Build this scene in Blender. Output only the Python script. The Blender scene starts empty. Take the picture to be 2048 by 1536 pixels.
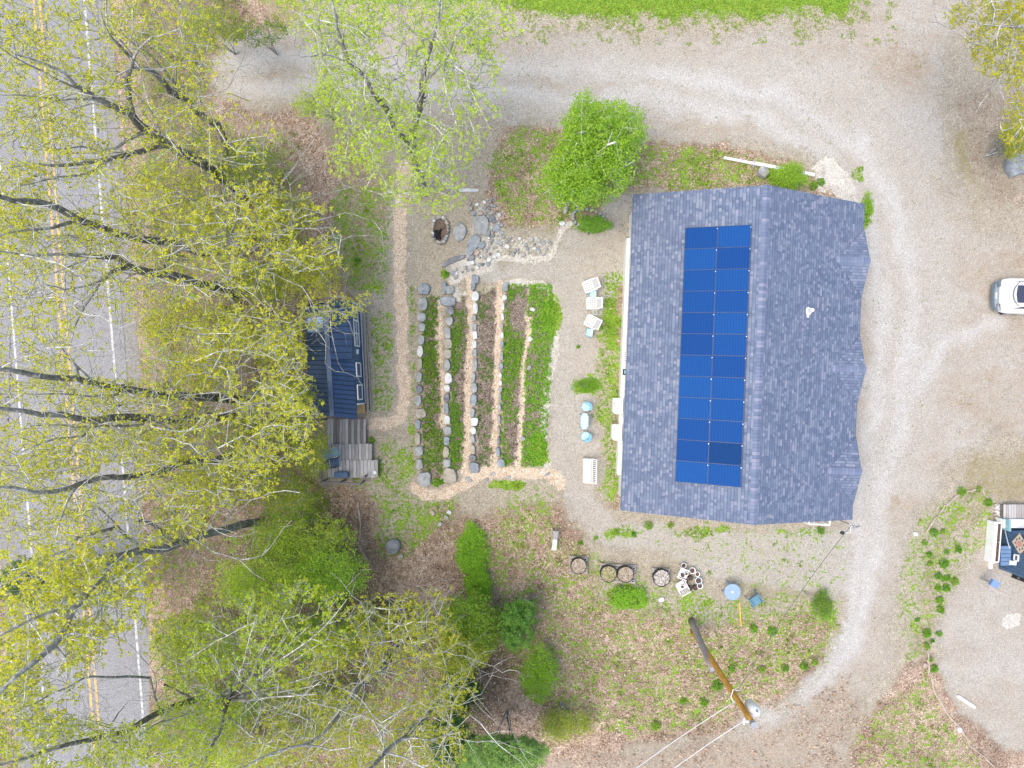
import bpy, math, random
import numpy as np
from mathutils import Vector, Matrix, Euler

# ------------------------------------------------------------------ camera, world, sun, exposure
SC = bpy.context.scene
COL = SC.collection
R = math.radians
H = 37.0            # drone height over the yard
FPX = 1420.0        # focal length in pixels of the 2048 px wide photograph
cam_d = bpy.data.cameras.new('camera')
cam = bpy.data.objects.new('camera', cam_d); COL.objects.link(cam)
cam.location = (0, 0, H); cam.rotation_euler = (0, 0, 0)
cam_d.sensor_width = 36.0; cam_d.lens = 36.0 * FPX / 2048.0
cam_d.clip_start = 0.1; cam_d.clip_end = 1500
SC.camera = cam
SUN_EL, SUN_AZ = 68.0, 255.0
w = bpy.data.worlds.new('World'); SC.world = w; w.use_nodes = True
wn = w.node_tree
bg = wn.nodes['Background']; sky = wn.nodes.new('ShaderNodeTexSky'); sky.sky_type = 'NISHITA'
sky.sun_disc = False; sky.sun_elevation = R(SUN_EL); sky.sun_rotation = R(SUN_AZ)
sky.air_density = 1.0; sky.dust_density = 2.5; sky.ozone_density = 1.0
wn.links.new(sky.outputs[0], bg.inputs[0]); bg.inputs[1].default_value = 0.15
sd = bpy.data.lights.new('sun', 'SUN'); sd.energy = 1.5; sd.angle = R(40); sd.color = (1.0, 0.93, 0.82)
sun = bpy.data.objects.new('sun', sd); COL.objects.link(sun)
_d = Vector((math.sin(R(SUN_AZ)) * math.cos(R(SUN_EL)), math.cos(R(SUN_AZ)) * math.cos(R(SUN_EL)), math.sin(R(SUN_EL))))
sun.rotation_euler = _d.to_track_quat('Z', 'Y').to_euler()
SC.view_settings.view_transform = 'Standard'; SC.view_settings.look = 'None'
SC.view_settings.exposure = 0.95; SC.view_settings.gamma = 1.0
try:
    SC.cycles.max_bounces = 6; SC.cycles.transparent_max_bounces = 6
except Exception: pass

# ------------------------------------------------------------------ terrain and pixel helpers
_hx = [-60, -20.5, -18.2, -12, -5.6, 1.6, 60]
_hz = [-3.0, -3.0, -2.75, -1.6, -1.0, 0.0, 0.0]
def hz(x, y=0):
    x = np.asarray(x, float); s = 0
    for d in (-0.8, -0.4, 0, 0.4, 0.8): s = s + np.interp(x + d, _hx, _hz)
    return s / 5
def W(px, py, z):
    k = (H - z) / FPX
    return Vector(((px - 1024) * k, (768 - py) * k, z))
def G(px, py, dz=0.0):
    z = 0.0
    for _ in range(12): z = float(hz((px - 1024) * (H - z) / FPX))
    if dz:
        p = W(px, py, z + dz); return p
    return W(px, py, z)
def PX(x, y, z):
    k = FPX / (H - z); return 1024 + x * k, 768 - y * k

# ------------------------------------------------------------------ object helpers
def link(o, parent=None):
    COL.objects.link(o)
    if parent is not None: o.parent = parent
    return o
def tag(o, label=None, cat=None, group=None, kind=None):
    if label: o['label'] = label
    if cat: o['category'] = cat
    if group: o['group'] = group
    if kind: o['kind'] = kind
    return o
def thing(name, label, cat, loc, rz=0.0, group=None):
    o = bpy.data.objects.new(name, None); o.empty_display_size = 0.2
    link(o); o.location = loc; o.rotation_euler = (0, 0, rz)
    return tag(o, label, cat, group)
def dup(root, loc, rz, label, group=None):
    r = root.copy(); link(r); r.location = loc; r.rotation_euler = (0, 0, rz); r['label'] = label
    if group: r['group'] = group
    for ch in list(root.children):
        c = ch.copy(); link(c, r)
        for g in list(ch.children):
            d = g.copy(); link(d, c)
    return r

class MB:
    def __init__(s): s.v = []; s.f = []; s.c = []; s.col = (1, 1, 1, 1); s.uc = False
    def add(s, vs, fs):
        b = len(s.v); s.v += [tuple(p) for p in vs]; s.f += [tuple(i + b for i in q) for q in fs]
        s.c += [s.col] * len(vs); return s
    def box(s, cx, cy, cz, sx, sy, sz, rz=0, rx=0, ry=0):
        m = Euler((rx, ry, rz)).to_matrix(); c = Vector((cx, cy, cz)); vs = []
        for a in (-.5, .5):
            for b in (-.5, .5):
                for d in (-.5, .5): vs.append(c + m @ Vector((a * sx, b * sy, d * sz)))
        return s.add(vs, [(0, 1, 3, 2), (4, 6, 7, 5), (0, 4, 5, 1), (2, 3, 7, 6), (0, 2, 6, 4), (1, 5, 7, 3)])
    def bar(s, p, q, wd, th):
        p = Vector(p); q = Vector(q); d = (q - p); L = d.length; d.normalize()
        up = Vector((0, 0, 1)) if abs(d.z) < .95 else Vector((1, 0, 0))
        a = d.cross(up).normalized(); b = a.cross(d)
        vs = []
        for t in (p, q):
            for i, j in ((-1, -1), (1, -1), (1, 1), (-1, 1)): vs.append(t + a * i * wd / 2 + b * j * th / 2)
        return s.add(vs, [(0, 3, 2, 1), (4, 5, 6, 7), (0, 1, 5, 4), (1, 2, 6, 5), (2, 3, 7, 6), (3, 0, 4, 7)])
    def tube(s, pts, rad, n=8, cap=True):
        pts = [Vector(p) for p in pts]
        if not hasattr(rad, '__len__'): rad = [rad] * len(pts)
        vs = []; fs = []; pa = None
        for i, p in enumerate(pts):
            d = (pts[min(i + 1, len(pts) - 1)] - pts[max(i - 1, 0)])
            if d.length < 1e-6: d = Vector((0, 0, 1))
            d.normalize()
            if pa is None:
                up = Vector((0, 0, 1)) if abs(d.z) < .9 else Vector((1, 0, 0)); pa = d.cross(up).normalized()
            else:
                pa = (pa - d * pa.dot(d))
                pa = pa.normalized() if pa.length > 1e-5 else Vector((1, 0, 0))
            b = d.cross(pa)
            for k in range(n):
                t = 2 * math.pi * k / n; vs.append(p + (pa * math.cos(t) + b * math.sin(t)) * rad[i])
        for i in range(len(pts) - 1):
            for k in range(n):
                k2 = (k + 1) % n; fs.append((i * n + k, i * n + k2, (i + 1) * n + k2, (i + 1) * n + k))
        if cap:
            fs.append(tuple(reversed(range(n)))); fs.append(tuple((len(pts) - 1) * n + k for k in range(n)))
        return s.add(vs, fs)
    def lathe(s, prof, n=20, cx=0, cy=0, cap=True, jit=0, rnd=None):
        vs = []; fs = []
        j = [1 + (rnd.uniform(-jit, jit) if rnd else 0) for _ in range(n)]
        for r, z in prof:
            for k in range(n):
                t = 2 * math.pi * k / n; vs.append((cx + r * j[k] * math.cos(t), cy + r * j[k] * math.sin(t), z))
        m = len(prof)
        for i in range(m - 1):
            for k in range(n):
                k2 = (k + 1) % n; fs.append((i * n + k, i * n + k2, (i + 1) * n + k2, (i + 1) * n + k))
        if cap: fs.append(tuple((m - 1) * n + k for k in range(n)))
        return s.add(vs, fs)
    def prism(s, poly, z0, z1, inset=0):
        n = len(poly); cx = sum(p[0] for p in poly) / n; cy = sum(p[1] for p in poly) / n
        k = 1 - inset
        vs = [(x, y, z0) for x, y in poly] + [(cx + (x - cx) * k, cy + (y - cy) * k, z1) for x, y in poly]
        a = sum(poly[i][0] * poly[(i + 1) % n][1] - poly[(i + 1) % n][0] * poly[i][1] for i in range(n))
        fs = [(i, (i + 1) % n, n + (i + 1) % n, n + i) for i in range(n)] + [tuple(range(n, 2 * n)), tuple(reversed(range(n)))]
        if a < 0: fs = [tuple(reversed(q)) for q in fs]
        return s.add(vs, fs)
    def ring(s, r0, r1, z0, z1, a0=0, a1=2 * math.pi, n=20, cx=0, cy=0, ex=1):
        full = abs(a1 - a0 - 2 * math.pi) < 1e-6; vs = []; fs = []; m = n if full else n + 1
        for i in range(m):
            t = a0 + (a1 - a0) * i / n; c, d = math.cos(t), math.sin(t) * ex
            vs += [(cx + c * r0, cy + d * r0, z0), (cx + c * r1, cy + d * r1, z0), (cx + c * r1, cy + d * r1, z1), (cx + c * r0, cy + d * r0, z1)]
        for i in range(n):
            a = 4 * i; b = 4 * ((i + 1) % m)
            for k in range(4): fs.append((a + k, a + (k + 1) % 4, b + (k + 1) % 4, b + k)[::-1])
        if not full: fs += [(0, 1, 2, 3), tuple(4 * n + k for k in (3, 2, 1, 0))]
        return s.add(vs, fs)
    def rock(s, w, l, h, rnd, n=11, cx=0, cy=0, z=0, boxy=.55, poly=None):
        vs = []; fs = []
        if poly:
            base = []
            m = len(poly)
            for i in range(m):
                a = Vector(poly[i]); b = Vector(poly[(i + 1) % m])
                for t in (0.12, .5, .88): base.append(a.lerp(b, t) * rnd.uniform(.97, 1.03))
            n = len(base)
        else:
            base = []; ph = rnd.uniform(0, 6)
            for k in range(n):
                t = 2 * math.pi * (k + rnd.uniform(-.28, .28)) / n
                c, d = math.cos(t), math.sin(t)
                pw = 3.6; q = (abs(c) ** pw + abs(d) ** pw) ** (-1 / pw)
                q *= rnd.uniform(.86, 1.05)
                base.append(Vector((c * q * w / 2, d * q * l / 2)))
        tx, ty = rnd.uniform(-.12, .12), rnd.uniform(-.12, .12)
        for r, zz in ((.93, -.12), (1.0, .35 * h), (.985, .7 * h), (.93, .93 * h), (.78, h), (.4, h * 1.02)):
            for p in base:
                q = p * r * rnd.uniform(.97, 1.03)
                vs.append((cx + q.x, cy + q.y, z + zz + (tx * q.x + ty * q.y) * (zz > 0) + rnd.uniform(-.025, .025) * h * (zz > .5 * h)))
        for i in range(5):
            for k in range(n):
                k2 = (k + 1) % n; fs.append((i * n + k, i * n + k2, (i + 1) * n + k2, (i + 1) * n + k))
        fs.append(tuple(5 * n + k for k in range(n)))
        return s.add(vs, fs)
    def obj(s, name, m, parent=None, smooth=False, label=None):
        me = bpy.data.meshes.new(name); me.from_pydata(s.v, [], s.f)
        if s.uc:
            ca = me.color_attributes.new('tint', 'FLOAT_COLOR', 'POINT')
            ca.data.foreach_set('color', np.array(s.c, dtype=np.float32).ravel())
        me.materials.append(m)
        if smooth: me.polygons.foreach_set('use_smooth', [True] * len(me.polygons))
        me.update(); o = bpy.data.objects.new(name, me); link(o, parent)
        if label: o['label'] = label
        return o

# ------------------------------------------------------------------ material helpers
class NT:
    def __init__(s, name):
        s.m = bpy.data.materials.new(name); s.m.use_nodes = True; s.t = s.m.node_tree
        s.b = s.t.nodes['Principled BSDF']; s.out = s.t.nodes['Material Output']
    def n(s, typ, ins=None, **pr):
        o = s.t.nodes.new('ShaderNode' + typ)
        for k, v in pr.items(): setattr(o, k, v)
        for k, v in (ins or {}).items(): s.set(o.inputs[k], v)
        return o
    def set(s, sock, v):
        if isinstance(v, bpy.types.NodeSocket): s.t.links.new(v, sock)
        elif isinstance(v, bpy.types.Node): s.t.links.new(v.outputs[0], sock)
        else:
            if isinstance(v, (tuple, list)) and len(v) == 3 and sock.type == 'RGBA': v = (*v, 1)
            sock.default_value = v
    def math(s, op, a, b=None, c=None, clamp=False):
        o = s.n('Math', {0: a}, operation=op, use_clamp=clamp)
        if b is not None: s.set(o.inputs[1], b)
        if c is not None: s.set(o.inputs[2], c)
        return o.outputs[0]
    def mix(s, f, a, b, blend='MIX'):
        o = s.n('Mix', None, data_type='RGBA', blend_type=blend)
        s.set(o.inputs[0], f); s.set(o.inputs[6], a); s.set(o.inputs[7], b); return o.outputs[2]
    def ramp(s, f, stops, interp='LINEAR'):
        o = s.n('ValToRGB', {0: f}); r = o.color_ramp; r.interpolation = interp
        while len(r.elements) < len(stops): r.elements.new(0.5)
        for e, (p, c) in zip(r.elements, stops): e.position = p; e.color = (*c, 1) if len(c) == 3 else c
        return o.outputs[0]
    def noise(s, scale, detail=3, vec=None, rough=.55):
        o = s.n('TexNoise', {'Scale': scale, 'Detail': detail, 'Roughness': rough})
        if vec is not None: s.set(o.inputs['Vector'], vec)
        return o.outputs[0]
    def voro(s, scale, vec=None, feature='F1'):
        o = s.n('TexVoronoi', {'Scale': scale}, feature=feature)
        if vec is not None: s.set(o.inputs['Vector'], vec)
        return o
    def objco(s): return s.n('TexCoord').outputs['Object']
    def pos(s): return s.n('NewGeometry').outputs['Position']
    def sep(s, v): return s.n('SeparateXYZ', {0: v}).outputs
    def sepc(s, v): return s.n('SeparateColor', {0: v}).outputs
    def bump(s, h, st=.3, d=.02): s.set(s.b.inputs['Normal'], s.n('Bump', {'Height': h, 'Strength': st, 'Distance': d}).outputs[0])
    def fin(s, col=None, rough=.8, metal=0, spec=None):
        if col is not None: s.set(s.b.inputs['Base Color'], col)
        s.set(s.b.inputs['Roughness'], rough); s.b.inputs['Metallic'].default_value = metal
        if spec is not None: s.b.inputs['Specular IOR Level'].default_value = spec
        return s.m

def simple(name, col, rough=.6, var=.15, scale=6, metal=0, dirt=0.0, bump=0):
    t = NT(name); c = t.objco(); n = t.noise(scale, 4, c)
    a = tuple(x * (1 - var) for x in col); b = tuple(min(1, x * (1 + var)) for x in col)
    k = t.ramp(n, [(.3, a), (.7, b)])
    if dirt:
        d = t.noise(scale * .6, 5, t.pos()); k = t.mix(t.math('MULTIPLY', t.ramp(d, [(.45, (0, 0, 0)), (.75, (1, 1, 1))]), dirt), k, (.16, .14, .10))
    if bump: t.bump(t.noise(scale * 6, 3, c), bump)
    return t.fin(k, rough, metal)
# ------------------------------------------------------------------ terrain
def poly_sd(X, Y, P):
    P = np.array(P, float); n = len(P); best = np.full(X.shape, 1e9); ins = np.zeros(X.shape, bool)
    for i in range(n):
        ax, ay = P[i]; bx, by = P[(i + 1) % n]; dx, dy = bx - ax, by - ay
        t = np.clip(((X - ax) * dx + (Y - ay) * dy) / (dx * dx + dy * dy + 1e-9), 0, 1)
        best = np.minimum(best, (X - ax - t * dx) ** 2 + (Y - ay - t * dy) ** 2)
        if ay != by:
            c = ((ay > Y) != (by > Y)) & (X < (bx - ax) * (Y - ay) / (by - ay) + ax); ins ^= c
    d = np.sqrt(best); return np.where(ins, d, -d)
def line_d(X, Y, P):
    best = np.full(X.shape, 1e9)
    for i in range(len(P) - 1):
        ax, ay = P[i]; bx, by = P[i + 1]; dx, dy = bx - ax, by - ay
        t = np.clip(((X - ax) * dx + (Y - ay) * dy) / (dx * dx + dy * dy + 1e-9), 0, 1)
        best = np.minimum(best, (X - ax - t * dx) ** 2 + (Y - ay - t * dy) ** 2)
    return np.sqrt(best)
def zone(X, Y, P, s=12, v=1.0): return v * np.clip(poly_sd(X, Y, P) / (2 * s) + .5, 0, 1)
def strip(X, Y, P, w, s=5, v=1.0): return v * np.clip((w / 2 - line_d(X, Y, P)) / (2 * s) + .5, 0, 1)
def blob(X, Y, cx, cy, rx, ry, v=1.0, p=1.0): return v * np.clip(1.25 - ((X - cx) / rx) ** 2 - ((Y - cy) / ry) ** 2, 0, 1) ** p
_rs = np.random.RandomState(4); _vt = _rs.rand(64, 64)
def vnoise(X, Y, sc, o=0):
    x = X / sc + 17.3 * o; y = Y / sc + 9.1 * o; xi = np.floor(x).astype(int); yi = np.floor(y).astype(int); fx = x - xi; fy = y - yi
    fx = fx * fx * (3 - 2 * fx); fy = fy * fy * (3 - 2 * fy); T = _vt
    g = lambda a, b: T[a % 64, b % 64]
    return (g(xi, yi) * (1 - fx) + g(xi + 1, yi) * fx) * (1 - fy) + (g(xi, yi + 1) * (1 - fx) + g(xi + 1, yi + 1) * fx) * fy
def fbm(X, Y, sc, o=0): return (vnoise(X, Y, sc, o) * .5 + vnoise(X, Y, sc / 2.1, o + 1) * .3 + vnoise(X, Y, sc / 4.3, o + 2) * .2)

BEDS = [[(849, 592), (876, 596), (886, 850), (884, 958), (846, 955)],
        [(906, 596), (938, 592), (940, 700), (930, 935), (902, 948)],
        [(955, 588), (993, 575), (996, 700), (988, 930), (955, 935)],
        [(1012, 572), (1055, 570), (1050, 760), (1036, 930), (1004, 930)],
        [(1060, 570), (1100, 572), (1105, 640), (1098, 760), (1085, 930), (1045, 930), (1050, 780)]]
CHIPS = [([(812, 330), (803, 400), (800, 480), (800, 560), (803, 640), (806, 720), (808, 800), (800, 838), (765, 850), (733, 850)], 22),
         ([(879, 602), (880, 700), (886, 800), (887, 850)], 9), ([(941, 560), (942, 640), (940, 740), (934, 850), (932, 950)], 13),
         ([(1000, 565), (994, 700), (992, 820), (989, 940)], 12), ([(1058, 640), (1046, 750), (1042, 850), (1036, 935)], 9),
         ([(828, 972), (850, 990), (880, 990), (930, 970), (960, 948), (1020, 944), (1090, 950), (1120, 956)], 20)]
PALE = [([(1010, 515), (1060, 516), (1098, 518), (1112, 500), (1122, 470), (1135, 452), (1160, 458), (1175, 465)], 9),
        ([(1012, 565), (1060, 563), (1100, 575), (1108, 620), (1106, 700), (1096, 760), (1088, 850), (1092, 940)], 11),
        ([(905, 560), (930, 548), (960, 545), (990, 520), (1010, 512)], 12), ([(915, 600), (905, 575), (935, 590)], 8)]
DRV_IN = [(520, 110), (1100, 110), (1500, 110), (1720, 130), (1850, 260), (1900, 480), (1890, 700), (1860, 860), (1800, 980), (1765, 1150), (1730, 1280), (1660, 1400), (1560, 1450), (1620, 1360), (1690, 1260), (1715, 1080), (1740, 800), (1745, 560), (1720, 380), (1640, 280), (1400, 225), (1000, 205), (520, 180)]
TRK = [([(480, 125), (900, 130), (1300, 150), (1560, 190), (1720, 290), (1800, 430), (1830, 620), (1800, 820), (1765, 1000), (1745, 1150), (1715, 1280), (1640, 1380), (1540, 1440)], 30), ([(480, 175), (900, 178), (1300, 200), (1520, 235), (1660, 320), (1740, 440), (1770, 620), (1750, 820), (1725, 1000), (1712, 1150), (1685, 1270), (1610, 1370), (1520, 1440)], 30), ([(1990, 640), (1880, 700), (1800, 820), (1760, 960)], 26)]
def weights(X, Y):
    X0, Y0 = X, Y; amp = 1.0 - .8 * (poly_sd(X0, Y0, [(735, 380), (1115, 380), (1115, 1000), (735, 1000)]) > 0)
    X = X0 + (fbm(X0, Y0, 55, 11) - .5) * 46 * amp + (vnoise(X0, Y0, 9, 2) - .5) * 9; Y = Y0 + (fbm(X0, Y0, 55, 15) - .5) * 46 * amp + (vnoise(X0, Y0, 9, 4) - .5) * 9
    Z = np.zeros(X.shape)
    w = {}
    drive = zone(X, Y, [(470, 75), (640, 55), (1040, 35), (1100, 70), (1300, 78), (1500, 70), (1700, 60), (1760, -30), (1920, -60), (1900, 60), (1870, 200), (1890, 330),
                        (1960, 470), (2200, 520), (2300, 900), (1990, 860), (1900, 930), (1840, 1010), (1810, 1100), (1795, 1200), (1775, 1300), (1740, 1400), (1690, 1480),
                        (1700, 1600), (1050, 1620), (1060, 1530), (1250, 1500), (1400, 1490), (1500, 1445), (1600, 1390), (1660, 1320), (1690, 1220), (1700, 1060), (1600, 900), (1500, 500),
                        (1700, 400), (1680, 335), (1600, 300), (1450, 285), (1300, 265), (1180, 245), (1040, 240), (800, 225), (620, 205), (500, 205), (420, 180)], 26)
    rim = drive * (1 - zone(X, Y, DRV_IN, 40))
    yard = zone(X, Y, [(1010, 520), (1105, 522), (1130, 470), (1175, 465), (1225, 395), (1270, 395), (1250, 560), (1195, 660), (1200, 1000), (1235, 1035), (1400, 1065), (1705, 1060), (1705, 1190),
                       (1560, 1180), (1440, 1150), (1330, 1110), (1230, 1100), (1150, 1040), (1130, 960), (1100, 940), (1100, 560), (1000, 555)], 12, .85)
    tan = zone(X, Y, [(920, 500), (1000, 515), (1010, 565), (880, 560)], 8, .8)
    ry = zone(X, Y, [(1880, 1210), (1990, 1030), (2400, 1000), (2400, 1480), (2010, 1500), (1930, 1430), (1880, 1340), (1862, 1260)], 14, .85)
    pth = zone(X, Y, [(770, 380), (835, 400), (838, 560), (825, 960), (800, 960), (790, 840), (740, 830), (735, 560)], 18, .42)
    w['gravel'] = np.clip(np.maximum.reduce([drive, yard, tan, ry, pth]), 0, 1)
    chips = Z.copy()
    for P, wd in CHIPS: chips = np.maximum(chips, strip(X, Y, P, wd * 1.1, 8, 1.05))
    w['chips'] = chips
    pale = Z.copy()
    for P, wd in PALE: pale = np.maximum(pale, strip(X, Y, P, wd * 1.15, 7, 1.05))
    pale = np.maximum(pale, zone(X, Y, [(1625, 330), (1670, 325), (1700, 350), (1716, 395), (1700, 410), (1650, 380)], 6, 1))
    pale = np.maximum(pale, zone(X, Y, [(960, 400), (1000, 430), (1020, 500), (985, 530), (930, 545), (900, 560), (905, 520), (935, 500), (940, 430)], 8, .55))
    pale = np.maximum(pale, zone(X, Y, [(1020, 470), (1110, 470), (1110, 510), (1020, 512)], 10, .5))
    pale = np.maximum(pale, blob(X, Y, 2025, 1240, 26, 16, .9)); pale = np.maximum(pale, blob(X, Y, 2008, 1236, 8, 7, .9))
    w['pale'] = pale
    soil = Z.copy()
    for P in BEDS: soil = np.maximum(soil, zone(X, Y, P, 4, 1))
    soil = np.maximum(soil, blob(X, Y, 1180, 442, 34, 18, .9))
    w['soil'] = soil
    grass = zone(X, Y, [(1000, -200), (1760, -200), (1730, -20), (1690, 22), (1500, 34), (1300, 36), (1180, 40), (1030, 12), (500, 4), (480, -60)], 26, 1)
    g2 = zone(X, Y, [(1030, 245), (1290, 268), (1460, 300), (1590, 330), (1640, 380), (1540, 372), (1262, 392), (1200, 420), (1120, 460), (1020, 460), (990, 400), (960, 320)], 15, .5)
    g3 = zone(X, Y, [(1140, 1080), (1400, 1170), (1690, 1190), (1670, 1320), (1500, 1440), (1250, 1490), (1100, 1450), (1000, 1300), (960, 1100), (1000, 980), (1110, 970)], 20, .44)
    g4 = zone(X, Y, [(840, 985), (930, 985), (900, 1060), (860, 1100), (760, 1130), (740, 1000), (745, 880), (820, 870)], 15, .5)
    g5 = zone(X, Y, [(735, 620), (790, 620), (795, 830), (740, 830)], 12, .5)
    g6 = zone(X, Y, [(1195, 540), (1250, 540), (1240, 1010), (1200, 1000), (1190, 760)], 12, .55)
    g7 = zone(X, Y, [(1850, 1000), (1990, 970), (1985, 1060), (1900, 1180), (1850, 1300), (1800, 1330), (1800, 1120)], 12, .42)
    g8 = zone(X, Y, [(660, 360), (790, 350), (790, 600), (700, 600), (640, 480)], 20, .48)
    g9 = zone(X, Y, [(810, 560), (836, 560), (832, 960), (808, 960)], 8, .5)
    g10 = zone(X, Y, [(1700, 1480), (1740, 1420), (1850, 1330), (1920, 1450), (1990, 1560), (1700, 1600)], 20, .42)
    grass = np.maximum.reduce([grass, g2, g3, g4, g5, g6, g7, g8, g9, g10])
    for cx, cy, rx, ry_, v in [(1170, 772, 34, 20, .8), (945, 1130, 32, 85, 1), (1252, 1198, 48, 26, 1), (1078, 900, 24, 40, 1), (1015, 970, 50, 11, 1), (1732, 420, 13, 45, .75),
                               (1718, 350, 16, 14, .6), (1225, 640, 22, 60, .8), (1250, 1065, 50, 20, .55), (1400, 1060, 110, 12, .6), (1080, 1360, 35, 55, .9), (1560, 352, 50, 26, .9),
                               (1650, 1220, 30, 45, .6), (1180, 450, 45, 25, .85), (1100, 630, 22, 50, .95), (862, 890, 20, 50, .5), (720, 960, 25, 50, .5), (590, 1010, 90, 60, .6),
                               (1150, 300, 90, 30, .65), (1380, 330, 70, 40, .6), (1900, 1020, 60, 30, .5), (1600, 1070, 80, 15, .5), (890, 548, 12, 10, .8), (1385, 1195, 60, 26, .6)]:
        grass = np.maximum(grass, blob(X, Y, cx, cy, rx, ry_, v))
    grass = np.maximum(grass, zone(X, Y, [(230, -100), (480, -100), (420, 215), (600, 260), (640, 560), (600, 980), (700, 1180), (960, 1200), (980, 1600), (300, 1600)], 20, .36))
    w['grass'] = grass * (1 - np.clip(chips * 1.2, 0, 1)) 
    leaf = zone(X, Y, [(-400, -300), (540, -300), (560, 60), (470, 90), (440, 190), (520, 215), (640, 215), (690, 350), (660, 470), (700, 600), (640, 640), (640, 960), (740, 990), (790, 1080),
                       (900, 1030), (1130, 1000), (1180, 1100), (1200, 1200), (1400, 1230), (1680, 1230), (1640, 1350), (1480, 1460), (1060, 1540), (1060, 1900), (-400, 1900)], 25, .8)
    leaf = np.maximum(leaf, zone(X, Y, [(1000, 245), (1180, 250), (1450, 290), (1600, 320), (1660, 380), (1540, 372), (1262, 392), (1130, 455), (1000, 460), (960, 400)], 12, .75))
    leaf = np.maximum(leaf, zone(X, Y, [(1240, 400), (1262, 400), (1245, 1020), (1222, 1020)], 5, .7))
    leaf = np.maximum(leaf, zone(X, Y, [(1740, 1420), (1810, 1320), (1862, 1300), (1890, 1380), (1940, 1440), (2020, 1500), (2300, 1480), (2300, 1800), (1680, 1800), (1690, 1500)], 15, .8))
    leaf = np.maximum(leaf, zone(X, Y, [(1835, 1180), (1870, 1100), (1890, 1020), (1975, 985), (1985, 1010), (1900, 1100), (1870, 1180), (1860, 1300), (1810, 1310)], 10, .5))
    leaf = np.maximum(leaf, zone(X, Y, [(1900, 180), (2300, 100), (2300, 500), (1960, 420)], 25, .45))
    leaf = np.maximum(leaf, blob(X, Y, 870, 1110, 110, 90, .55)); leaf = np.maximum(leaf, blob(X, Y, 890, 1030, 40, 25, .6))
    leaf = np.maximum(leaf, blob(X, Y, 1650, 385, 28, 18, .8)); leaf = np.maximum(leaf, blob(X, Y, 715, 400, 70, 120, .45))
    leaf = leaf - .22 * zone(X, Y, [(230, -100), (480, -100), (480, 60), (420, 215), (600, 260), (640, 560), (600, 980), (250, 980)], 20, 1)
    w['leaf'] = leaf
    w['humus_shade'] = zone(X, Y, [(255, -300), (500, -300), (520, 40), (440, 90), (430, 220), (560, 300), (620, 440), (640, 640), (640, 960), (690, 1000), (740, 1180), (900, 1210), (1090, 1230), (1080, 1330), (980, 1420), (1010, 1500), (900, 1800), (330, 1800), (300, 900)], 25, .62)  # woods floor darkened in colour, standing in for shade the sparse canopy lacks
    st = np.maximum(np.maximum(blob(X, Y, 900, 160, 480, 60, .8), blob(X, Y, 540, 140, 90, 90, 1.5)), zone(X, Y, [(1150, 1500), (1500, 1490), (1720, 1470), (1760, 1340), (1800, 1600), (1100, 1600)], 30, .9))
    st = np.maximum(st, zone(X, Y, [(1870, 60), (2300, 60), (2300, 560), (1960, 480), (1880, 320)], 30, .6))
    st = np.maximum(st, ry * .75); st = np.maximum(st, blob(X, Y, 1200, 175, 60, 14, .9))
    st = np.maximum(st, yard * .45); st = np.maximum(st, zone(X, Y, [(1900, 760), (2300, 720), (2300, 1000), (1850, 1010)], 30, .75))
    for cx, cy, rx, ry_, v in [(1965, 908, 13, 16, 2.2), (2003, 893, 20, 11, 2.2), (1795, 1000, 12, 28, .9), (1480, 265, 40, 14, .5), (1560, 280, 60, 12, .5)]: st = np.maximum(st, blob(X, Y, cx, cy, rx, ry_, v))
    st = np.maximum(st, np.maximum(.30 * drive, .95 * rim)); st = st * np.clip(-.05 + 1.9 * fbm(X, Y * 2.2, 90, 3), 0, 1.6)
    w['stain'] = st
    tk = Z.copy()
    for P, wd in TRK: tk = np.maximum(tk, strip(X, Y, P, wd, 14, .85))
    w['track'] = tk * np.clip(.1 + 1.5 * fbm(X, Y, 80, 30), 0, 1); w['stain'] = w['stain'] * (1 - .75 * tk)
    rust = zone(X0, Y0, [(1040, 1490), (1300, 1488), (1480, 1462), (1600, 1400), (1690, 1330), (1740, 1400), (1700, 1500), (1760, 1700), (1000, 1700)], 26, 1)
    w['leaf'] = np.maximum(w['leaf'], rust * .62); w['gravel'] = w['gravel'] * (1 - .42 * rust); w['stain'] = np.maximum(w['stain'], rust * 1.2)
    w['grass'] = np.maximum(w['grass'], zone(X, Y, [(1140, 1050), (1400, 1075), (1500, 1050), (1700, 1060), (1700, 1210), (1500, 1190), (1400, 1130), (1240, 1095)], 15, .34))
    w['moss'] = np.maximum.reduce([zone(X, Y, [(-400, -300), (540, -300), (560, 60), (440, 90), (440, 215), (600, 240), (620, 560), (600, 980), (700, 1150), (900, 1200), (960, 1600), (-400, 1600)], 25, .5), zone(X, Y, [(470, -60), (560, -60), (640, 60), (470, 90)], 20, .6), zone(X, Y, [(560, 230), (720, 230), (800, 350), (790, 600), (700, 600), (600, 420)], 30, .5),
                                   blob(X, Y, 850, 1140, 90, 50, .6), zone(X, Y, [(1890, 240), (1960, 250), (1960, 420), (1910, 330)], 20, .5), zone(X, Y, [(1940, 900), (2300, 880), (2300, 1000), (1900, 1010)], 20, .45),
                                   zone(X, Y, [(1440, 1160), (1700, 1100), (1700, 1200), (1480, 1250)], 20, .4), zone(X, Y, [(1440, 1180), (1690, 1190), (1600, 1390), (1400, 1300)], 25, .3)])
    return w

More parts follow.
